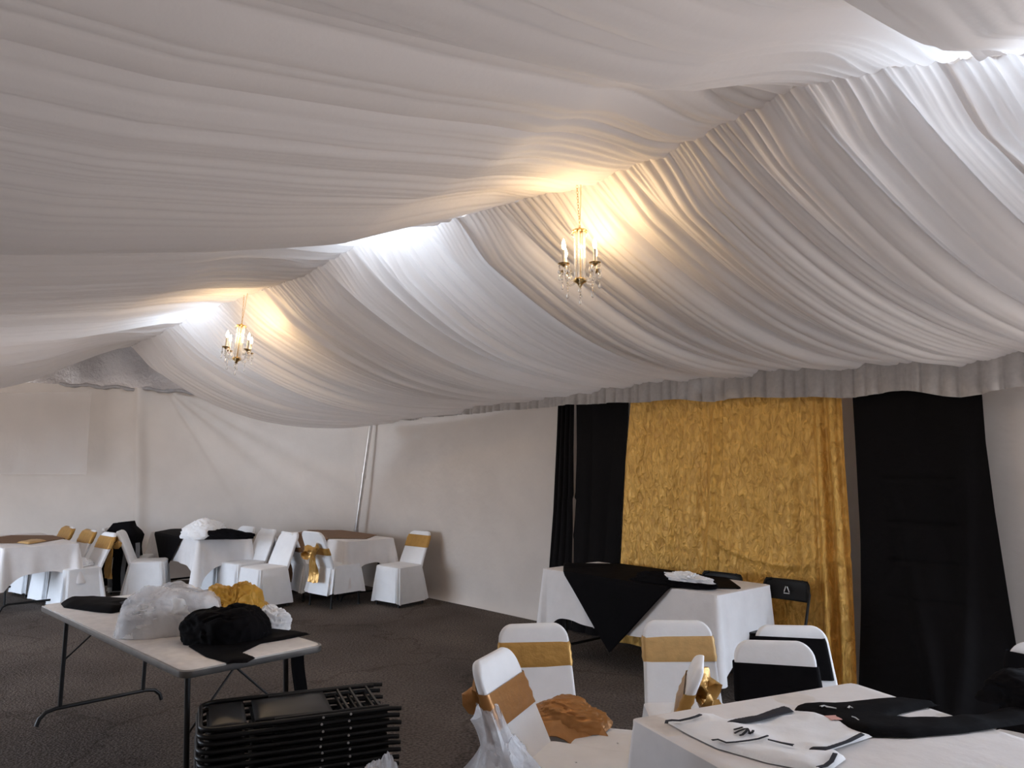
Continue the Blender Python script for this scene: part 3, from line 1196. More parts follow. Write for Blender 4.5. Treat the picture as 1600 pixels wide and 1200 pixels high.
def set_table(c, rz, L, W, h, tlabel, clabel, drop, seed, group, over=None, extra=.2, ripple=.010):
    t = empty('folding_table', (c[0], c[1], 0), rz)
    table_frame(t, L, W, h)
    tag(t, tlabel, 'table', group)
    o = tablecloth(L, W, h, drop, seed, extra, ripple=ripple).build('tablecloth', M['table_white'])
    o.location, o.rotation_euler = (c[0], c[1], 0), (0, 0, rz)
    tag(o, clabel, 'tablecloth', 'white tablecloths')
    if over:
        mat, D, label, shift = over
        q = overlay(L, W, h, D).build('overlay_cloth', M[mat], thick=0.003)
        q.location, q.rotation_euler = (c[0] + shift * math.cos(rz), c[1] + shift * math.sin(rz), 0), (0, 0, rz)
        tag(q, label, 'overlay cloth', 'square overlay cloths')
    return t


TG = 'cloth-covered folding tables'
RZU = math.radians(135)


def corner_table(near_px, far_px, z, W, side):
    """centre, angle and length of a table from the two ends of one long edge; side=+1 when the table lies on the right of that edge"""
    a, b = at_z(*near_px, z), at_z(*far_px, z)
    d = (b - a)
    L = d.length
    ang = math.atan2(d.y, d.x)
    nrm = Vector((d.y, -d.x, 0)).normalized() * side
    c = (a + b) / 2 + nrm * W / 2
    return c, ang, L


# table in front of the gold backdrop
cD, aD, LD = corner_table((1120, 930), (848, 888), 0.75, 0.72, 1)
set_table(cD, aD, LD, 0.72, 0.75, 'black-legged folding table standing in front of the gold backdrop',
          'white tablecloth on the table in front of the gold backdrop', 0.40, 11, TG,
          ('black', 0.95, 'black overlay cloth with its point hanging down the table before the gold backdrop', 0.06), extra=.22)
print('tableD', cD, math.degrees(aD), LD)
# far left, middle, corner
cA, aA, LA = corner_table((121, 848), (66, 833), 0.75, 0.76, -1)
set_table(cA, aA, 1.83, 0.76, 0.75, 'folding table at the far left edge of the picture', 'white tablecloth on the table at the far left edge of the picture',
          0.30, 12, TG, ('brown', 0.66, 'brown overlay cloth on the table at the far left edge', 0.05), extra=.16)
cB, aB, LB = corner_table((312, 844), (213, 827), 0.75, 0.72, 1)
cB = at_z(312, 844, .75) + Vector((U_.x, U_.y, 0)) * .82 + Vector((N_.x, N_.y, 0)) * .34
set_table((cB.x, cB.y), math.radians(134), 1.64, 0.68, 0.75, 'folding table carrying heaps of white and black linen by the far wall',
          'white tablecloth under the white and black linen heaps', 0.32, 13, TG,
          ('black', 0.86, 'black overlay cloth hanging in a point behind the lone white chair', 0.12), extra=.22)
cC = at_z(550, 846, .75) + Vector((U_.x, U_.y, 0)) * .80 + Vector((N_.x, N_.y, 0)) * .33
set_table((cC.x, cC.y), math.radians(131), 1.60, 0.66, 0.75, 'folding table in the far right corner of the hall', 'white tablecloth with hanging corners on the table in the far right corner',
          0.27, 14, TG, ('brown', 0.80, 'brown overlay cloth on the table in the far right corner', 0.10), extra=.26)
print('A', cA, math.degrees(aA), LA, 'B', cB, 'C', cC)
# big near table
nA, nB = at_z(988, 1122, .75), at_z(1330, 1066, .75)
wv = (nB - nA)
Wn = wv.length
an = math.atan2(wv.y, wv.x) - PI / 2
ld = Vector((math.cos(an), math.sin(an), 0))
cN = (nA + nB) / 2 + ld * 1.15
set_table((cN.x, cN.y), an, 2.30, Wn, 0.75, 'folding table in the right foreground with sports clothes on it', 'white tablecloth falling in a bluish fold on the table in the right foreground', 0.62, 15, TG, extra=.10, ripple=.006)
print('near', cN, math.degrees(an), Wn)

# chairs along the far wall
def fc(px, py, d, label, **k):
    p = at_z(px, py, 0.0)
    return covered_chair((p.x, p.y), face(*d), label, group=GF, **k)


def fpos(x, y, d, label, **k):
    return covered_chair((x, y), face(*d), label, group=GF, **k)


LEFT, RIGHT = (-.62, -.78), (.80, .60)
fpos(-5.17, 9.17, (-.63, -.78), 'gold-banded white chair with cloth bunched on its seat, frontmost at the far left table', sash='gold', band=(.66, .80), seed=21, bow=True, tail=.45)
fpos(-5.62, 9.55, (-.63, -.78), 'gold-banded white chair, middle one of three at the far left table', sash='gold', band=(.68, .8385), seed=22)
fpos(-6.17, 10.03, (-.63, -.78), 'gold-topped white chair, rearmost of three at the far left table', sash='gold', band=(.68, .8385), seed=22)
fpos(-4.62, 9.78, (.96, .25), 'lone white covered chair in profile in front of the black overlay', seed=24)
fpos(-5.02, 10.2, (.9, .2), 'white covered chair buried under black tracksuits', seed=25)
fpos(-2.95, 9.20, LEFT, 'plain white covered chair leaning right, nearest on the right of the linen table', seed=26)
fpos(-3.36, 9.64, LEFT, 'plain white covered chair, second on the right of the linen table', seed=27)
fpos(-3.78, 10.06, LEFT, 'plain white covered chair, third on the right of the linen table', seed=28)
fpos(-2.13, 9.30, (.62, .78), 'white covered chair with a long gold bow on its back at the corner table', sash='gold', band=(.58, .66), seed=29, bow=True, tail=.34, gap=.16, scale=1.06)
fpos(-2.53, 9.74, (.75, .65), 'white covered chair with a brown sash, left of the long gold bow', sash='brown', band=(.60, .66), seed=30, bow=True, tail=.4, gap=.12)
fpos(-2.95, 10.22, (.75, .65), 'white covered chair half hidden at the far left end of the corner table', seed=31)
fpos(-1.36, 9.35, (-.62, -.78), 'gold-banded white chair standing against the right wall by the corner table', sash='gold', band=(.66, .80), seed=32)


# ------------------------------------------------------------------ soft heaps
def heap(name, c, rx, ry, h, mat, seed, rz=0.0, rough=0.35, freq=3.0, parent=None, flat=0.0, sharp=True, nu=112, nv=48):
    """crumpled pile of cloth sitting on a surface at height c.z"""
    rows = []
    off = Vector((seed * 7.3, seed * 3.1, seed * 1.7))
    for j in range(nv):
        f = j / (nv - 1)
        row = []
        for i in range(nu):
            a = 2 * PI * i / nu
            rad = math.sin(f * PI / 2)
            ht = math.cos(f * PI / 2) ** (0.8 + flat)
            p = Vector((math.cos(a) * rad, math.sin(a) * rad, ht))
            n1 = mnoise.noise(p * freq * .5 + off)
            n2 = mnoise.noise(p * freq * 1.3 + off * 2)
            wq = Vector((mnoise.noise(p * 1.7 + off), mnoise.noise(p * 1.7 + off * 1.3), mnoise.noise(p * 1.7 + off * 1.7))) * .45
            pq = p + wq
            rd = 1 - abs(mnoise.noise(Vector((pq.x * 1.3, pq.y * .8, pq.z * 1.6)) * freq * 1.1 + off * 3)) * 2
            rd2 = 1 - abs(mnoise.noise(Vector((pq.x * .7, pq.y * 1.3, pq.z * 1.2)) * freq * 2.3 + off * 5)) * 2
            k = 1 + rough * (0.75 * n1 + 0.22 * n2) + (rough * (0.20 * (rd - .45) + 0.11 * (rd2 - .45)) if sharp else 0)
            lobe = 1 + .12 * math.sin(2 * a + seed) + .10 * math.sin(3 * a + 2 * seed)
            row.append((p.x * rx * k * lobe, p.y * ry * k * lobe, max(0.0, p.z * h * k) if f < .999 else 0.0))
        rows.append(row)
    mb = MB()
    mb.loops(rows, cap0=True)
    o = mb.build(name, mat, parent)
    o.location = tuple(c)
    o.rotation_euler = (0, 0, rz)
    return o


def poly_in(p, poly):
    x, y = p
    r = False
    for i in range(len(poly)):
        x1, y1 = poly[i]
        x2, y2 = poly[i - 1]
        if (y1 > y) != (y2 > y) and x < (x2 - x1) * (y - y1) / (y2 - y1) + x1:
            r = not r
    return r


def nearest_edge(p, poly):
    best, bd = None, 1e9
    for i in range(len(poly)):
        ax, ay = poly[i - 1]
        bx, by = poly[i]
        dx, dy = bx - ax, by - ay
        L2 = dx * dx + dy * dy + 1e-12
        t = max(0, min(1, ((p[0] - ax) * dx + (p[1] - ay) * dy) / L2))
        q = (ax + t * dx, ay + t * dy)
        d = math.hypot(p[0] - q[0], p[1] - q[1])
        if d < bd:
            bd, best = d, q
    return best, bd


def flat_cloth(name, poly, z, th, mat, seed=1, cell=0.012, wr=0.004, freq=9.0, parent=None, hfun=None):
    """a garment lying flat: outline in metres, soft rounded rim, wrinkled top"""
    xs, ys = [p[0] for p in poly], [p[1] for p in poly]
    cx, cy = (min(xs) + max(xs)) / 2, (min(ys) + max(ys)) / 2
    nx, ny = int((max(xs) - min(xs)) / cell) + 2, int((max(ys) - min(ys)) / cell) + 2
    x0, y0 = min(xs) - cell / 2, min(ys) - cell / 2
    cellin = {(i, j) for i in range(nx) for j in range(ny) if poly_in((x0 + (i + .5) * cell, y0 + (j + .5) * cell), poly)}
    mb = MB()
    idx, vs, fs, low = {}, [], [], {}
    for (i, j) in sorted(cellin):
        for a, b in ((i, j), (i + 1, j), (i + 1, j + 1), (i, j + 1)):
            if (a, b) in idx:
                continue
            p = (x0 + a * cell, y0 + b * cell)
            q, d = nearest_edge(p, poly)
            border = not all(c in cellin for c in ((a, b), (a - 1, b), (a, b - 1), (a - 1, b - 1)))
            if border:
                p, d = q, 0.0
            k = 1 - math.exp(-d / (th * 0.8 + 1e-6))
            nn = mnoise.noise(Vector((p[0] * freq, p[1] * freq, seed * 3.3)))
            rd = 1 - 2 * abs(mnoise.noise(Vector((p[0] * freq * .8, p[1] * freq * .8, seed * 5.1))))
            h = 0.0015 + th * k + wr * k * (nn + .8 * rd)
            if hfun:
                h += hfun(p[0], p[1]) * k
            idx[(a, b)] = len(vs)
            vs.append((p[0] - cx, p[1] - cy, max(h, .001)))
    for (i, j) in sorted(cellin):
        fs.append((idx[(i, j)], idx[(i + 1, j)], idx[(i + 1, j + 1)], idx[(i, j + 1)]))
    mb.add(vs, fs)
    o = mb.build(name, mat, parent)
    if parent is not None:
        o.location = Vector((cx, cy, z)) - parent.location
    else:
        o.location = (cx, cy, z)
    return o


def pxpoly(pts, z):
    out = []
    for x, y in pts:
        p = at_z(x, y, z)
        out.append((p.x, p.y))
    return out


# ------------------------------------------------------------------ bare folding table on the left with its load
tF, tL_, tR = at_z(286, 1050, .75), at_z(62, 945, .75), at_z(508, 1007, .75)
ld = (tL_ - tF)
LT = ld.length
aT = math.atan2(ld.y, ld.x)
WT = 0.74
pn = Vector((ld.y, -ld.x, 0)).normalized()
if pn.dot(tR - tF) < 0:
    pn = -pn
cT = (tF + tL_) / 2 + pn * WT / 2
print('left table', cT, math.degrees(aT), LT, (tR - tF).length, math.degrees(pn.angle(tR - tF)))
T = empty('folding_table', (cT.x, cT.y, 0), aT)
tag(T, 'bare white-topped folding table on the left loaded with bags and cloths', 'table')


def slab(L, W, z0, z1, r):
    mb = MB()
    o = rounded_rect(L / 2, W / 2, r, 8)
    oi = rounded_rect(L / 2 - .005, W / 2 - .005, r, 8)
    mb.loops([[(x, y, z0) for x, y in oi], [(x, y, z0 + .005) for x, y in o], [(x, y, z1 - .004) for x, y in o], [(x, y, z1) for x, y in oi]], cap0=True, cap1=True)
    return mb


slab(LT - .02, WT - .02, .722, .750, .055).build('tabletop', M['laminate'], T)
mb = MB()
for zz, rr_ in ((.7245, .0), (.742, .0)):
    o_pts = rounded_rect(LT / 2, WT / 2, .06, 8)
mb.loops([[(x, y, .715) for x, y in o_pts], [(x * 1.003, y * 1.004, .722) for x, y in o_pts], [(x * 1.003, y * 1.004, .745) for x, y in o_pts], [(x * .994, y * .986, .7495) for x, y in o_pts], [(x * .985, y * .965, .715) for x, y in o_pts], [(x, y, .715) for x, y in o_pts]])
mb.build('edge_band', M['edge'], T)
for sx in (-1, 1):
    x = sx * (LT / 2 - .20)
    w = WT / 2 - .11
    for sy in (-1, 1):
        mb = MB()
        mb.tube([(x - sx * .01, sy * w, .72), (x + sx * .03, sy * w, .10)], .014, 10)
        mb.build('leg', M['table_grey'], T)
    mb = MB()
    xx = x + sx * .03
    mb.tube([(xx, -w - .13, .012), (xx, -w - .115, .055), (xx, -w - .08, .088), (xx, -w - .02, .10), (xx, 0, .10), (xx, w + .02, .10), (xx, w + .08, .088), (xx, w + .115, .055), (xx, w + .13, .012)], .014, 10)
    mb.build('foot_bar', M['table_grey'], T)
    mb = MB()
    mb.tube([(x - sx * .05, 0, .66), (x + sx * .012, -w, .40)], .006, 8)
    mb.tube([(x - sx * .05, 0, .66), (x + sx * .012, w, .40)], .006, 8)
    mb.tube([(x - sx * .05, 0, .66), (x - sx * .34, 0, .72)], .008, 8)
    mb.build('brace', M['table_grey'], T)
    mb = MB()
    mb.box((x - sx * .05, 0, .685), (.05, .05, .07), bev=.006)
    mb.build('bracket', M['metal_black'], T)
mb = MB()
rows = []
sl = (tR - tF)
loc = T.matrix_basis.inverted() @ (tF + sl * .90 + Vector((-.02, .02, 0)))
for k in range(9):
    z = .72 - .30 * k / 8
    rows.append([(loc.x + .12 + .010 * math.sin(k * .7) + dx, loc.y + dy - .03 * k / 8, z) for dx, dy in ((-.012, -.032), (.012, -.032), (.012, .032), (-.012, .032))])
mb.loops(rows, cap0=True, cap1=True)
mb.build('hanging_strap', M['black'], T)

LG = 'linen on the bare folding table'
ZT = .7505
o = flat_cloth('folded_cloth', pxpoly([(95, 939), (106, 933), (150, 932), (200, 934), (228, 937), (226, 944), (175, 954), (150, 952), (100, 945)], ZT + .02), ZT, .035, M['black'], 3, cell=.014, wr=.006)
tag(o, 'flat folded black cloth at the far left corner of the bare folding table', 'cloth', LG)
o = flat_cloth('folded_garment', pxpoly([(183, 945), (192, 938), (235, 935), (262, 939), (240, 949), (205, 955), (188, 951)], ZT + .02), ZT, .04, M['jersey'], 4, cell=.014, wr=.006)
tag(o, 'folded white garment with a black stripe, between the black cloth and the plastic bag', 'clothing', LG)
flat_cloth('stripe', pxpoly([(186, 939), (200, 937.5), (226, 937), (226, 941), (210, 944), (195, 944)], ZT + .05), ZT + .04, .008, M['navy'], 5, cell=.012, wr=.003, parent=o)


def bag(name, c, rx, ry, h, label, seed, neck=None, group=None, inner='white', rough=.10):
    b = empty(name, tuple(c))
    tag(b, label, 'bag', group)
    heap('contents', (0, 0, 0.003), rx * .92, ry * .92, h * .92, M[inner], seed, rough=.2, freq=2.6, parent=b, flat=-.35, sharp=True)
    f = heap('film', (0, 0, 0.0), rx, ry, h, M['film'], seed, rough=rough, freq=4.2, parent=b, flat=-.35)
    if neck:
        mb = MB()
        rnd = random.Random(seed)
        rows = []
        for k in range(12):
            f_ = k / 11
            z = h * .86 + neck * f_
            r = (rx * .60) * (1 - f_) ** 1.6 + .022 + .05 * max(0, f_ - .55)
            rows.append([((r * (1 + .28 * math.sin(5 * 2 * PI * i / 28 + k * .25) + .15 * math.sin(9 * 2 * PI * i / 28))) * math.cos(2 * PI * i / 28) - .05 * f_ ** 2,
                          (r * (1 + .28 * math.sin(5 * 2 * PI * i / 28 + k * .25))) * math.sin(2 * PI * i / 28), z + .02 * math.sin(3 * 2 * PI * i / 28) * f_) for i in range(28)])
        mb.loops(rows)
        mb.build('neck', M['film'], b)
    return b


p = at_z(262, 986, ZT)
bag('plastic_bag', (p.x, p.y, ZT), .235, .215, .25, 'clear plastic bag stuffed with white linen on the bare folding table', 7, group='bags of white linen', rough=.17)
p = at_z(362, 968, ZT)
o = heap('gold_cloth_heap', (p.x, p.y, ZT), .17, .16, .215, M['mustard'], 6, rough=.34, freq=3.0)
tag(o, 'crumpled heap of mustard gold satin sashes on the bare folding table', 'cloth', LG)
p = at_z(288, 951, ZT)
o = heap('gold_cloth_heap', (p.x, p.y, ZT), .20, .11, .10, M['bronze'], 9, rough=.3, freq=3)
tag(o, 'low orange-brown satin cloth lying behind the plastic bag', 'cloth', LG)
p = at_z(352, 1003, ZT)
o = heap('black_cloth_heap', (p.x, p.y + .03, ZT), .215, .15, .19, M['black'], 12, rough=.28, freq=2.2, rz=.2)
tag(o, 'crumpled black cloth spreading to the near corner of the bare folding table', 'cloth', LG)
flat_cloth('spread_end', pxpoly([(291, 1005), (300, 1024), (322, 1036), (348, 1037), (369, 1029), (356, 1020), (398, 1006), (440, 1001), (486, 994), (446, 986), (405, 980), (350, 984)], ZT + .01), ZT, .012, M['black'], 6, cell=.014, wr=.004, parent=o)
p = at_z(412, 985, ZT)
o = heap('white_cloth_heap', (p.x, p.y + .05, ZT), .12, .10, .13, M['white'], 14, rough=.34, freq=3.2)
tag(o, 'small crumpled white cloth tucked behind the black one on the bare folding table', 'cloth', LG)

# ------------------------------------------------------------------ stack of folded chairs
SC = at_z(462, 1098, .60)
SANG = math.atan2(.30, .73)


def flat_chair():
    t = empty('folded_chair', (0, 0, 0), SANG)
    L, W = .82, .40
    x0, x1, w, r = -L / 2, L / 2, W / 2, .07
    mb = MB()
    pts = [(x1 + .03, -w, .008), (x1 - .02, -w, .013)]
    pts += [(x0 + r - r * math.sin(a), -w + r - r * math.cos(a), .013) for a in [PI / 2 * k / 6 for k in range(7)]]
    pts += [(x0 + r - r * math.cos(a), w - r + r * math.sin(a), .013) for a in [PI / 2 * k / 6 for k in range(7)]]
    pts += [(x1 - .02, w, .013), (x1 + .03, w, .008)]
    mb.tube(pts, .0105, 8)
    mb.build('frame', M['metal_black'], t)
    for sy in (-1, 1):
        mb = MB()
        mb.tube([(x0 + .30, sy * (w - .03), .015), (x1 - .10, sy * (w - .03), .018), (x1 - .02, sy * (w - .03), .015)], .0095, 8)
        mb.build('leg', M['metal_black'], t)
        mb = MB()
        mb.tube([(x0 + .50, sy * (w + .006), .013), (x0 + .50, sy * (w + .0125), .013)], .0055, 8)
        mb.tube([(x0 + .62, sy * (w + .006), .013), (x0 + .62, sy * (w + .0125), .013)], .0055, 8)
        mb.build('rivet', M['steel'], t)
    mb = MB()
    for x in (x1 - .06, x1 - .14, x1 - .20):
        mb.tube([(x, -w + .03, .016), (x, w - .03, .016)], .007, 8)
    mb.build('crossbar', M['metal_black'], t)
    mb = MB()
    rows = []
    for i in range(10):
        x = x0 + .035 + .15 * i / 9
        rows.append([(x, -w + .03 + (W - .06) * j / 10, .010 + .010 * math.sin(PI * j / 10) ** .5 * math.sin(PI * (i + .6) / 10.2)) for j in range(11)])
    mb.grid(rows)
    mb.build('backrest', M['plastic_black'], t, thick=.005)
    mb = MB()
    rows = []
    for i in range(14):
        f = i / 13
        x = x0 + .22 + .33 * f
        ww = (w - .032) * (1 - .10 * (1 - f) ** 2)
        rows.append([(x, -ww + 2 * ww * j / 10, .014 + .011 * min(1, 6 * f, 6 * (1 - f)) * min(1, 4 * j / 10, 4 * (1 - j / 10))) for j in range(11)])
    mb.grid(rows)
    mb.build('seat', M['plastic_black'], t, thick=.005)
    return t


ORD = ['top', 'second', 'third', 'fourth', 'fifth', 'sixth', 'seventh', 'eighth', 'ninth', 'tenth']
proto = flat_chair()
NST = 20
for k in range(NST):
    o = proto if k == 0 else copy_tree(proto)
    rr_ = random.Random(k)
    o.location = (SC.x + rr_.uniform(-.006, .006), SC.y + rr_.uniform(-.006, .006), .60 - .030 * (k + 1) + .003)
    o.rotation_euler = (0, 0, SANG + rr_.uniform(-.012, .012))
    if k == 0:
        lab = 'black folding chair lying flat, topmost of the stack beside the bare table'
    elif k < 10:
        lab = 'black folding chair lying flat, %s from the top of the stack' % ORD[k]
    else:
        lab = 'black folding chair low down in the stack, below the tenth'
    tag(o, lab, 'chair', 'stacked black folding chairs')

# bags in the foreground
p = at_z(782, 1180, .60)
bag('plastic_bag', (0.0 - .035, 2.66, 0), .150, .145, .75, 'knotted clear plastic bag of white linen on the floor in front of the near chairs', 19, neck=.215, group='bags of white linen')
bag('plastic_bag', (-.445, 2.60, 0), .13, .12, .715, 'white plastic bag just showing at the bottom edge before the chair stack', 23, group='bags of white linen')

# ------------------------------------------------------------------ cloths on the near chairs
o = heap('bronze_cloth_heap', (.23, 3.70, .472), .215, .15, .12, M['bronze'], 21, rough=.32, freq=2.4, rz=.12)
tag(o, 'bronze satin cloth heaped on the seat of the gold-banded chair', 'cloth', 'cloths lying on the near chairs')
mb = MB()
rows = []
for i in range(14):
    f = i / 13
    rows.append([(-.22 + .40 * j / 16 + .012 * math.sin(5 * f + j), -.115 - .07 * f + .012 * math.sin(j * .9 + 2 * f), .06 - .10 * f - .05 * f * math.cos(j * .5)) for j in range(17)])
mb.grid(rows)
mb.build('hanging_edge', M['bronze'], o, thick=.004)


def draped_band(chair, band, seed, label, shift=0.0, mat='black', off=.010):
    mb = MB()
    rows = []
    n = 10
    for i in range(n):
        z = band[0] + (band[1] - band[0]) * i / (n - 1)
        rows.append([(x + shift, y, zz + .10 * x * (0.3 if band[1] < .83 else 0) + .004 * math.sin(18 * x)) for x, y, zz in back_ring(min(z, .8395), off)])
    mb.loops(rows, cap1=(band[1] > .83))
    o = mb.build('black_cloth', M[mat])
    o.location, o.rotation_euler = chair.location, chair.rotation_euler
    return tag(o, label, 'cloth', 'cloths lying on the near chairs')


draped_band(ca, (.585, .745), 3, 'black cloth wrapped across the back of the front chair right of the pale gold one')
draped_band(cb, (.60, .79), 4, 'black cloth hanging over the chair behind the black-crossed one', shift=.02)
cr = [o for o in bpy.data.objects if o.get('label', '').startswith('white covered chair hidden under')][0]
draped_band(cr, (.40, .79), 5, 'black cloth covering the chair back at the right edge of the picture', off=.016)

# ------------------------------------------------------------------ sports clothes on the near table
ZN = .7535
jp = pxpoly([(1041, 1129), (1052, 1126), (1078, 1122), (1095, 1117.5), (1116, 1118), (1134, 1127), (1165, 1124), (1200, 1115), (1226, 1107), (1245, 1114), (1275, 1121), (1310, 1130),
             (1346, 1143), (1367, 1151), (1330, 1163), (1296, 1174), (1309, 1178), (1322, 1187), (1300, 1203), (1270, 1206), (1200, 1193), (1120, 1170), (1075, 1148)], ZN)
J = flat_cloth('jersey', jp, ZN, .010, M['jersey'], 8, cell=.0085, wr=.009, freq=8)
tag(J, 'white baseball jersey with black trim lying flat on the near table', 'clothing', 'sports clothes on the near table')


def on_table(name, pts, dz, th, mat, seed, parent, cell=.006):
    return flat_cloth(name, pxpoly(pts, ZN + dz), ZN + dz, th, mat, seed, cell=cell, wr=.001, parent=parent)


def strip(name, pts, w, dz, mat, parent, z0=ZN):
    mb = MB()
    P_ = [at_z(x, y, z0 + dz) for x, y in pts]
    L_, R_ = [], []
    for i, q in enumerate(P_):
        d = (P_[min(i + 1, len(P_) - 1)] - P_[max(i - 1, 0)]).normalized()
        nn = Vector((-d.y, d.x, 0))
        ww = w[i] if isinstance(w, (list, tuple)) else w
        L_.append(q + nn * ww / 2 - parent.location)
        R_.append(q - nn * ww / 2 - parent.location)
    rows = [[(a.x, a.y, a.z) for a in L_], [(a.x, a.y, a.z + .003) for a in L_], [(a.x, a.y, a.z + .003) for a in R_], [(a.x, a.y, a.z) for a in R_]]
    mb.grid(rows)
    return mb.build(name, mat, parent)


on_table('sleeve_trim', [(1131, 1130), (1145, 1125), (1180, 1119), (1205, 1110), (1224, 1104), (1234, 1107), (1241, 1113), (1215, 1119), (1188, 1127), (1165, 1131)], .018, .004, M['navy'], 3, J)
on_table('sleeve_trim', [(1263, 1172), (1268, 1168), (1290, 1168), (1320, 1158), (1345, 1145), (1352, 1149), (1330, 1160), (1290, 1174)], .016, .004, M['navy'], 4, J)
strip('collar_trim', [(1041, 1132), (1042, 1127), (1050, 1126), (1062, 1126.5), (1078, 1123), (1088, 1120), (1095, 1117)], .012, .021, M['navy'], J)
strip('collar_trim', [(1278, 1200), (1290, 1197), (1299, 1190), (1305, 1178)], .014, .020, M['navy'], J)
strip('front_piping', [(1112, 1157), (1122, 1156), (1135, 1161), (1150, 1160), (1170, 1157.5), (1185, 1155), (1200, 1150)], .006, .023, M['navy'], J)
strip('front_piping', [(1200, 1156), (1220, 1161), (1240, 1165)], [.005, .008, .014], .023, M['navy'], J)
# interlocked letters on the chest
mk = MB()
strokes = [([(1147, 1140.5), (1153, 1139), (1160, 1137)], 0.007), ([(1148, 1146), (1155, 1142.5), (1163, 1139.5), (1168, 1139), (1170, 1142), (1172, 1147)], .0065),
           ([(1168, 1140), (1165, 1144), (1160, 1148.5), (1156, 1149.5)], .008), ([(1170, 1146.5), (1175, 1145), (1177, 1142)], .008)]
for pts, w in strokes:
    P_ = [at_z(x, y, ZN + .026) - J.location for x, y in pts]
    for a, b in zip(P_[:-1], P_[1:]):
        d = (b - a).normalized()
        nn = Vector((-d.y, d.x, 0)) * w / 2
        a2, b2 = a - d * .002, b + d * .002
        mk.add([a2 - nn, b2 - nn, b2 + nn, a2 + nn], [(0, 1, 2, 3)])
        up = Vector((0, 0, .0025))
        mk.add([a2 - nn + up, b2 - nn + up, b2 + nn + up, a2 + nn + up], [(0, 1, 2, 3)])
mk.build('chest_emblem', M['navy'], J, smooth=False)

tp = pxpoly([(1239, 1106), (1243, 1098), (1254, 1095), (1268, 1095), (1300, 1094), (1332, 1090), (1370, 1088), (1405, 1085), (1440, 1090), (1470, 1094), (1450, 1098), (1430, 1102), (1408, 1107), (1392, 1114),
             (1415, 1116), (1434, 1115.5), (1460, 1116), (1500, 1111.5), (1533, 1110), (1570, 1100), (1610, 1094), (1660, 1090), (1690, 1100), (1660, 1116), (1600, 1123), (1505, 1137), (1424, 1144),
             (1352, 1142.5), (1330, 1136), (1310, 1129), (1286, 1120), (1248, 1112)], ZN + .02)
K = flat_cloth('tracksuit_trousers', tp, ZN, .017, M['black'], 10, cell=.011, wr=.008, freq=6)
tag(K, 'black tracksuit trousers stretched across the near table, waistband to the left', 'clothing', 'sports clothes on the near table')
K_top = .026
strip('white_print', [(1282, 1104.5), (1288, 1103), (1293, 1105), (1300, 1106), (1307, 1107.5)], [.010, .006, .010, .006, .004], K_top, M['mark'], K)
strip('white_print', [(1325, 1107), (1328, 1104), (1332, 1107)], [.006, .012, .006], K_top, M['mark'], K)
strip('white_print', [(1331, 1120), (1337, 1122), (1342, 1126)], .003, K_top, M['mark'], K)
strip('size_tag', [(1298, 1119), (1303, 1122), (1308, 1126)], [.05, .045, .04], .020, M['pink'], K)
p = at_z(1592, 1098, .753)
o = heap('black_jacket', (p.x + .07, p.y + .02, .753), .20, .17, .12, M['black'], 31, rough=.25, freq=2.4)
tag(o, 'black jacket bundled on the right end of the near table', 'clothing', 'sports clothes on the near table')

# ------------------------------------------------------------------ things on the other tables
p = at_z(1052, 912, .758)
o = heap('black_cloth_heap', (p.x, p.y, .758), .34, .13, .085, M['black'], 33, rough=.3, freq=3, rz=math.radians(-46))
tag(o, 'low black cloth heap on the table before the gold backdrop', 'cloth', 'heaps on the set tables')
p = at_z(1072, 908, .80)
o = heap('white_cloth_heap', (p.x, p.y, .805), .20, .07, .055, M['white'], 35, rough=.5, freq=4.5, rz=math.radians(-46))
tag(o, 'crumpled white cloth lying on black cloth before the gold backdrop', 'cloth', 'heaps on the set tables')
p = at_z(314, 842, .757)
o = heap('white_linen_heap', (p.x, p.y + .12, .757), .245, .2, .225, M['white'], 37, rough=.25, freq=3)
tag(o, 'big white linen bundle on the table by the far wall', 'cloth', 'heaps on the set tables')
p = at_z(346, 842, .757)
o = heap('black_linen_heap', (p.x + .03, p.y + .03, .757), .30, .13, .115, M['black'], 39, rough=.35, freq=3)
tag(o, 'black cloth heap beside the big white linen bundle', 'cloth', 'heaps on the set tables')
o = flat_cloth('napkin', pxpoly([(26, 848), (40, 846), (58, 843), (73, 845), (60, 847.5), (45, 850)], .76), .757, .02, M['gold_light'], 41, cell=.012, wr=.006)
tag(o, 'small pale gold napkin on the brown overlay at the far left table', 'napkin')
# cloth bunched on a chair seat
p = Vector((-5.17, 9.17, 0))
o = heap('white_cloth_heap', (p.x - .02, p.y - .02, .472), .17, .15, .09, M['white'], 43, rough=.4, freq=3.5)
tag(o, 'white cloth bunched on the seat of the frontmost chair at the far left table', 'cloth')

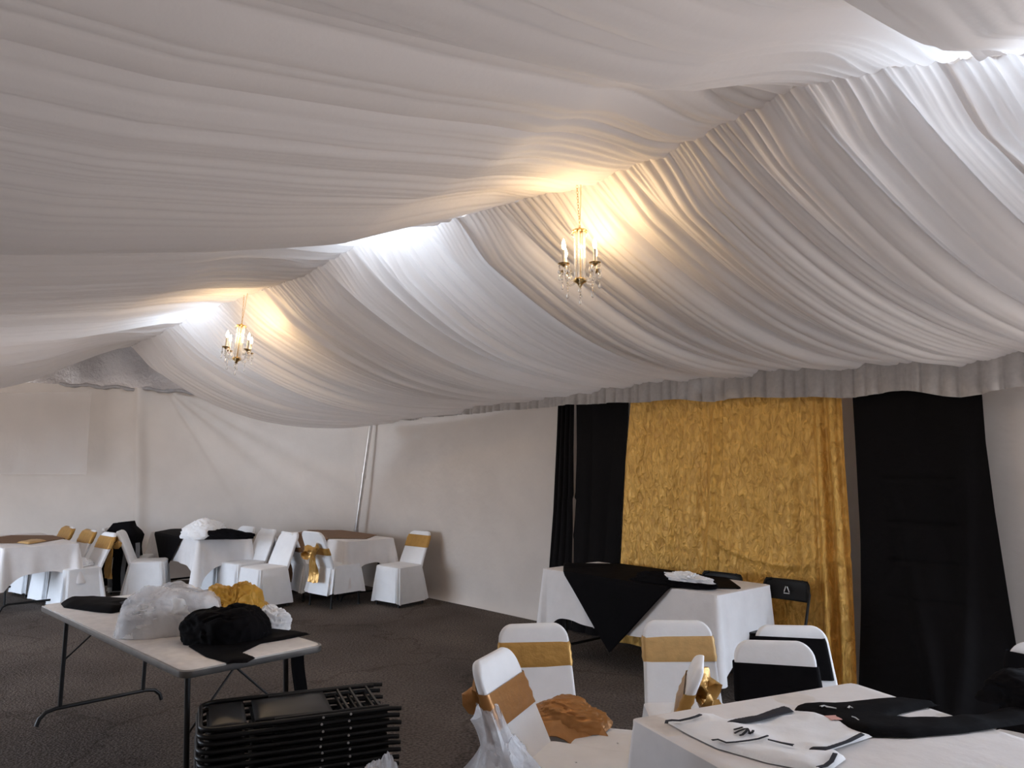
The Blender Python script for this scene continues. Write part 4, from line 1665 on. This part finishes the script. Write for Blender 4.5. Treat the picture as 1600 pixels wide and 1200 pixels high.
# black tracksuits hung over the chair at the far wall
base = Vector((-4.98, 10.12, 0))
t = empty('tracksuits', (base.x - .12, base.y - .06, .0))
tag(t, 'black and grey tracksuits hung over a chair by the far wall', 'clothing')
mb = MB()
rows = []
for k in range(9):
    f = k / 8
    z = .90 - .42 * f
    hx, hy = .13 + .10 * min(1, 3 * f) - .02 * f, .06 + .08 * min(1, 2.5 * f)
    rows.append([(x + .02 * math.sin(3 * x * 9 + k), y + .015 * math.sin(k + 14 * x), z + .03 * math.sin(9 * x + 1) * (1 - f)) for x, y in rounded_rect(hx, hy, .05, 8)])
mb.loops(rows, cap0=True, cap1=True)
mb.build('jacket', M['black'], t)
for k, (dx, dy, ln) in enumerate(((-.15, -.13, .66), (.04, -.16, .72), (.17, -.10, .70))):
    mb = MB()
    ribbon(mb, [(dx + .012 * math.sin(i), dy - .015 * i / 8, .78 - ln * i / 8) for i in range(9)], [.055 + .01 * i / 8 for i in range(9)], (1, .2, 0), .006)
    lg = mb.build('trouser_leg', M['black'], t)
    mb = MB()
    ribbon(mb, [(dx + .075 + .01 * math.sin(i), dy - .005 - .012 * i / 8, .66 - (ln - .1) * i / 8) for i in range(9)], .026, (1, .2, 0), .004)
    mb.build('side_stripe', M['grey_cloth'], lg)


# black folding chairs standing behind the gold-backdrop table
def black_chair(c, rz, label):
    t = empty('black_folding_chair', (c[0], c[1], 0), rz)
    tag(t, label, 'chair', 'black folding chairs behind the backdrop table')
    for sx in (-1, 1):
        mb = MB()
        mb.tube([(sx * .20, .20, .012), (sx * .20, -.02, .42), (sx * .19, -.16, .70), (sx * .165, -.185, .775), (sx * .12, -.19, .79)], .011, 8)
        mb.build('leg', M['metal_black'], t)
        mb = MB()
        mb.tube([(sx * .18, -.22, .012), (sx * .18, .05, .43)], .010, 8)
        mb.build('leg', M['metal_black'], t)
    mb = MB()
    rows = []
    for i in range(8):
        z = .64 + .155 * i / 7
        w = .19 - .025 * (i / 7) ** 6
        rows.append([(-w + 2 * w * j / 10, -.155 - .2 * (z - .64) - .02 * (1 - (2 * j / 10 - 1) ** 2), z) for j in range(11)])
    mb.grid(rows)
    bk = mb.build('backrest', M['plastic_black'], t, thick=.008)
    mb = MB()
    for dx, z0, z1 in ((-.022, .70, .745), (.004, .70, .745)):
        mb.box((dx, -.163, (z0 + z1) / 2), (.006, .006, z1 - z0), Matrix.Rotation(.35 * (1 if dx < 0 else -1), 3, 'Y'))
    mb.box((-.008, -.163, .692), (.045, .006, .006))
    mb.build('white_mark', M['mark'], bk, smooth=False)
    mb = MB()
    mb.box((0, .04, .43), (.37, .36, .022), bev=.008)
    mb.build('seat', M['plastic_black'], t)
    return t


black_chair((2.00, 5.86), face(-1, -1), 'black folding chair with a small white mark, past the right end of the backdrop table')
black_chair((1.60, 6.22), face(-1, -1), 'black folding chair half hidden behind the backdrop table, just left of the marked one')


# ------------------------------------------------------------------ chandeliers
def chandelier(hook, label, scale, rz, tilt=0.0, power=11.0):
    t = empty('chandelier', hook, rz)
    t.scale = (scale,) * 3
    t.rotation_euler = (0, tilt, rz)
    tag(t, label, 'chandelier', 'crystal chandeliers')
    mb = MB()
    mb.tube([(0.012, 0, 0.03), (0.008, 0, -.12), (0, 0, -.27)], .0022, 6)
    mb.build('cord', M['gold_metal'], t)
    mb = MB()
    for k in range(15):
        z = -.01 - .0175 * k
        R_ = Matrix.Rotation(PI / 2 * (k % 2), 3, 'Z')
        mb.tube([R_ @ Vector((.006 * math.cos(a), 0, .011 * math.sin(a))) + Vector((-.014 * (1 - k / 14), 0, z)) for a in [2 * PI * q / 10 for q in range(11)]], .0014, 5)
    mb.build('chain', M['gold_metal'], t)
    mb = MB()
    mb.lathe([(.004, -.262), (.012, -.268), (.018, -.275), (.042, -.279), (.046, -.285), (.040, -.289), (.012, -.292)], n=18)
    for k in range(10):
        a = 2 * PI * k / 10
        mb.lathe([(.001, .006), (.006, .003), (.006, -.004), (.001, -.008)], (.043 * math.cos(a), .043 * math.sin(a), -.29), 6)
    mb.build('crown', M['gold_metal'], t)
    for k in range(6):
        a = 2 * PI * k / 6
        mb = MB()
        x, y = .030 * math.cos(a), .030 * math.sin(a)
        mb.lathe([(.0045, -.29), (.007, -.31), (.0075, -.40), (.0075, -.50), (.006, -.575), (.003, -.58)], (x, y, 0), 8)
        mb.build('glass_column', M['crystal'], t)
    mb = MB()
    mb.lathe([(.006, -.28), (.006, -.57), (.03, -.578), (.045, -.588), (.04, -.60), (.018, -.612), (.008, -.63), (.002, -.64)], n=16)
    mb.build('hub', M['gold_metal'], t)

    def drop(mb, x, y, z, n_):
        for q in range(n_):
            mb.lathe([(.001, .007), (.006, 0), (.001, -.007)], (x, y, z - .017 * q), 8)
        z2 = z - .017 * n_
        mb.lathe([(.001, .008), (.004, .002), (.0095, -.014), (.0085, -.022), (.001, -.029)], (x, y, z2), 8)
    for k in range(4):
        a = math.radians(23) + PI / 2 * k
        ca_, sa_ = math.cos(a), math.sin(a)
        mb = MB()
        pr = [(.03, -.585), (.06, -.603), (.09, -.606), (.115, -.59), (.128, -.56), (.130, -.525)]
        mb.tube([(r_ * ca_, r_ * sa_, z) for r_, z in pr], .0055, 8)
        arm = mb.build('arm', M['crystal'], t)
        x, y = .13 * ca_, .13 * sa_
        mb = MB()
        mb.lathe([(.004, -.53), (.012, -.522), (.034, -.512), (.036, -.508), (.012, -.512)], (x, y, 0), 14)
        mb.build('drip_cup', M['gold_metal'], arm)
        mb = MB()
        mb.lathe([(.0095, -.512), (.0095, -.425), (.004, -.423)], (x, y, 0), 10)
        mb.build('candle_sleeve', M['candle'], arm)
        mb = MB()
        mb.lathe([(.002, -.424), (.009, -.418), (.013, -.40), (.010, -.38), (.003, -.362), (.001, -.358)], (x, y, 0), 10)
        mb.build('bulb', M['bulb'], arm)
        for q in range(5):
            b_ = a + 2 * PI * q / 5
            mb = MB()
            drop(mb, x + .032 * math.cos(b_), y + .032 * math.sin(b_), -.522, 1 if q else 4)
            mb.build('crystal_drop', M['crystal'], arm)
        mb = MB()
        a2 = a + PI / 4
        drop(mb, .075 * math.cos(a2), .075 * math.sin(a2), -.605, 3 + k % 2)
        mb.build('crystal_strand', M['crystal'], t)
        mb = MB()
        mb.tube([(.045 * math.cos(a2), .045 * math.sin(a2), -.29), (.055 * math.cos(a2), .055 * math.sin(a2), -.31), (.035 * math.cos(a2), .035 * math.sin(a2), -.325)], .003, 6)
        mb.build('crown_scroll', M['crystal'], t)
    mb = MB()
    drop(mb, 0, 0, -.645, 4)
    mb.build('crystal_strand', M['crystal'], t)
    # the bulbs' own light
    for k in range(4):
        a = math.radians(23) + PI / 2 * k
        d = bpy.data.lights.new('bulb_light', 'POINT')
        d.energy, d.color, d.shadow_soft_size = power / 4, (1.0, .70, .38), .014
        lo = bpy.data.objects.new('bulb_light', d)
        C.objects.link(lo)
        lo.parent = t
        lo.location = (.13 * math.cos(a), .13 * math.sin(a), -.345)
    return t


h1 = at_v(905, 290, VR - .10)
chandelier(h1, 'nearer lit crystal chandelier hanging from the ridge above the near chairs', 1.0, 0.25)
h2 = at_v(384, 462, VR - .10)
chandelier(h2, 'farther lit crystal chandelier hanging from the ridge near the end wall', 1.12, 0.6, tilt=.10)
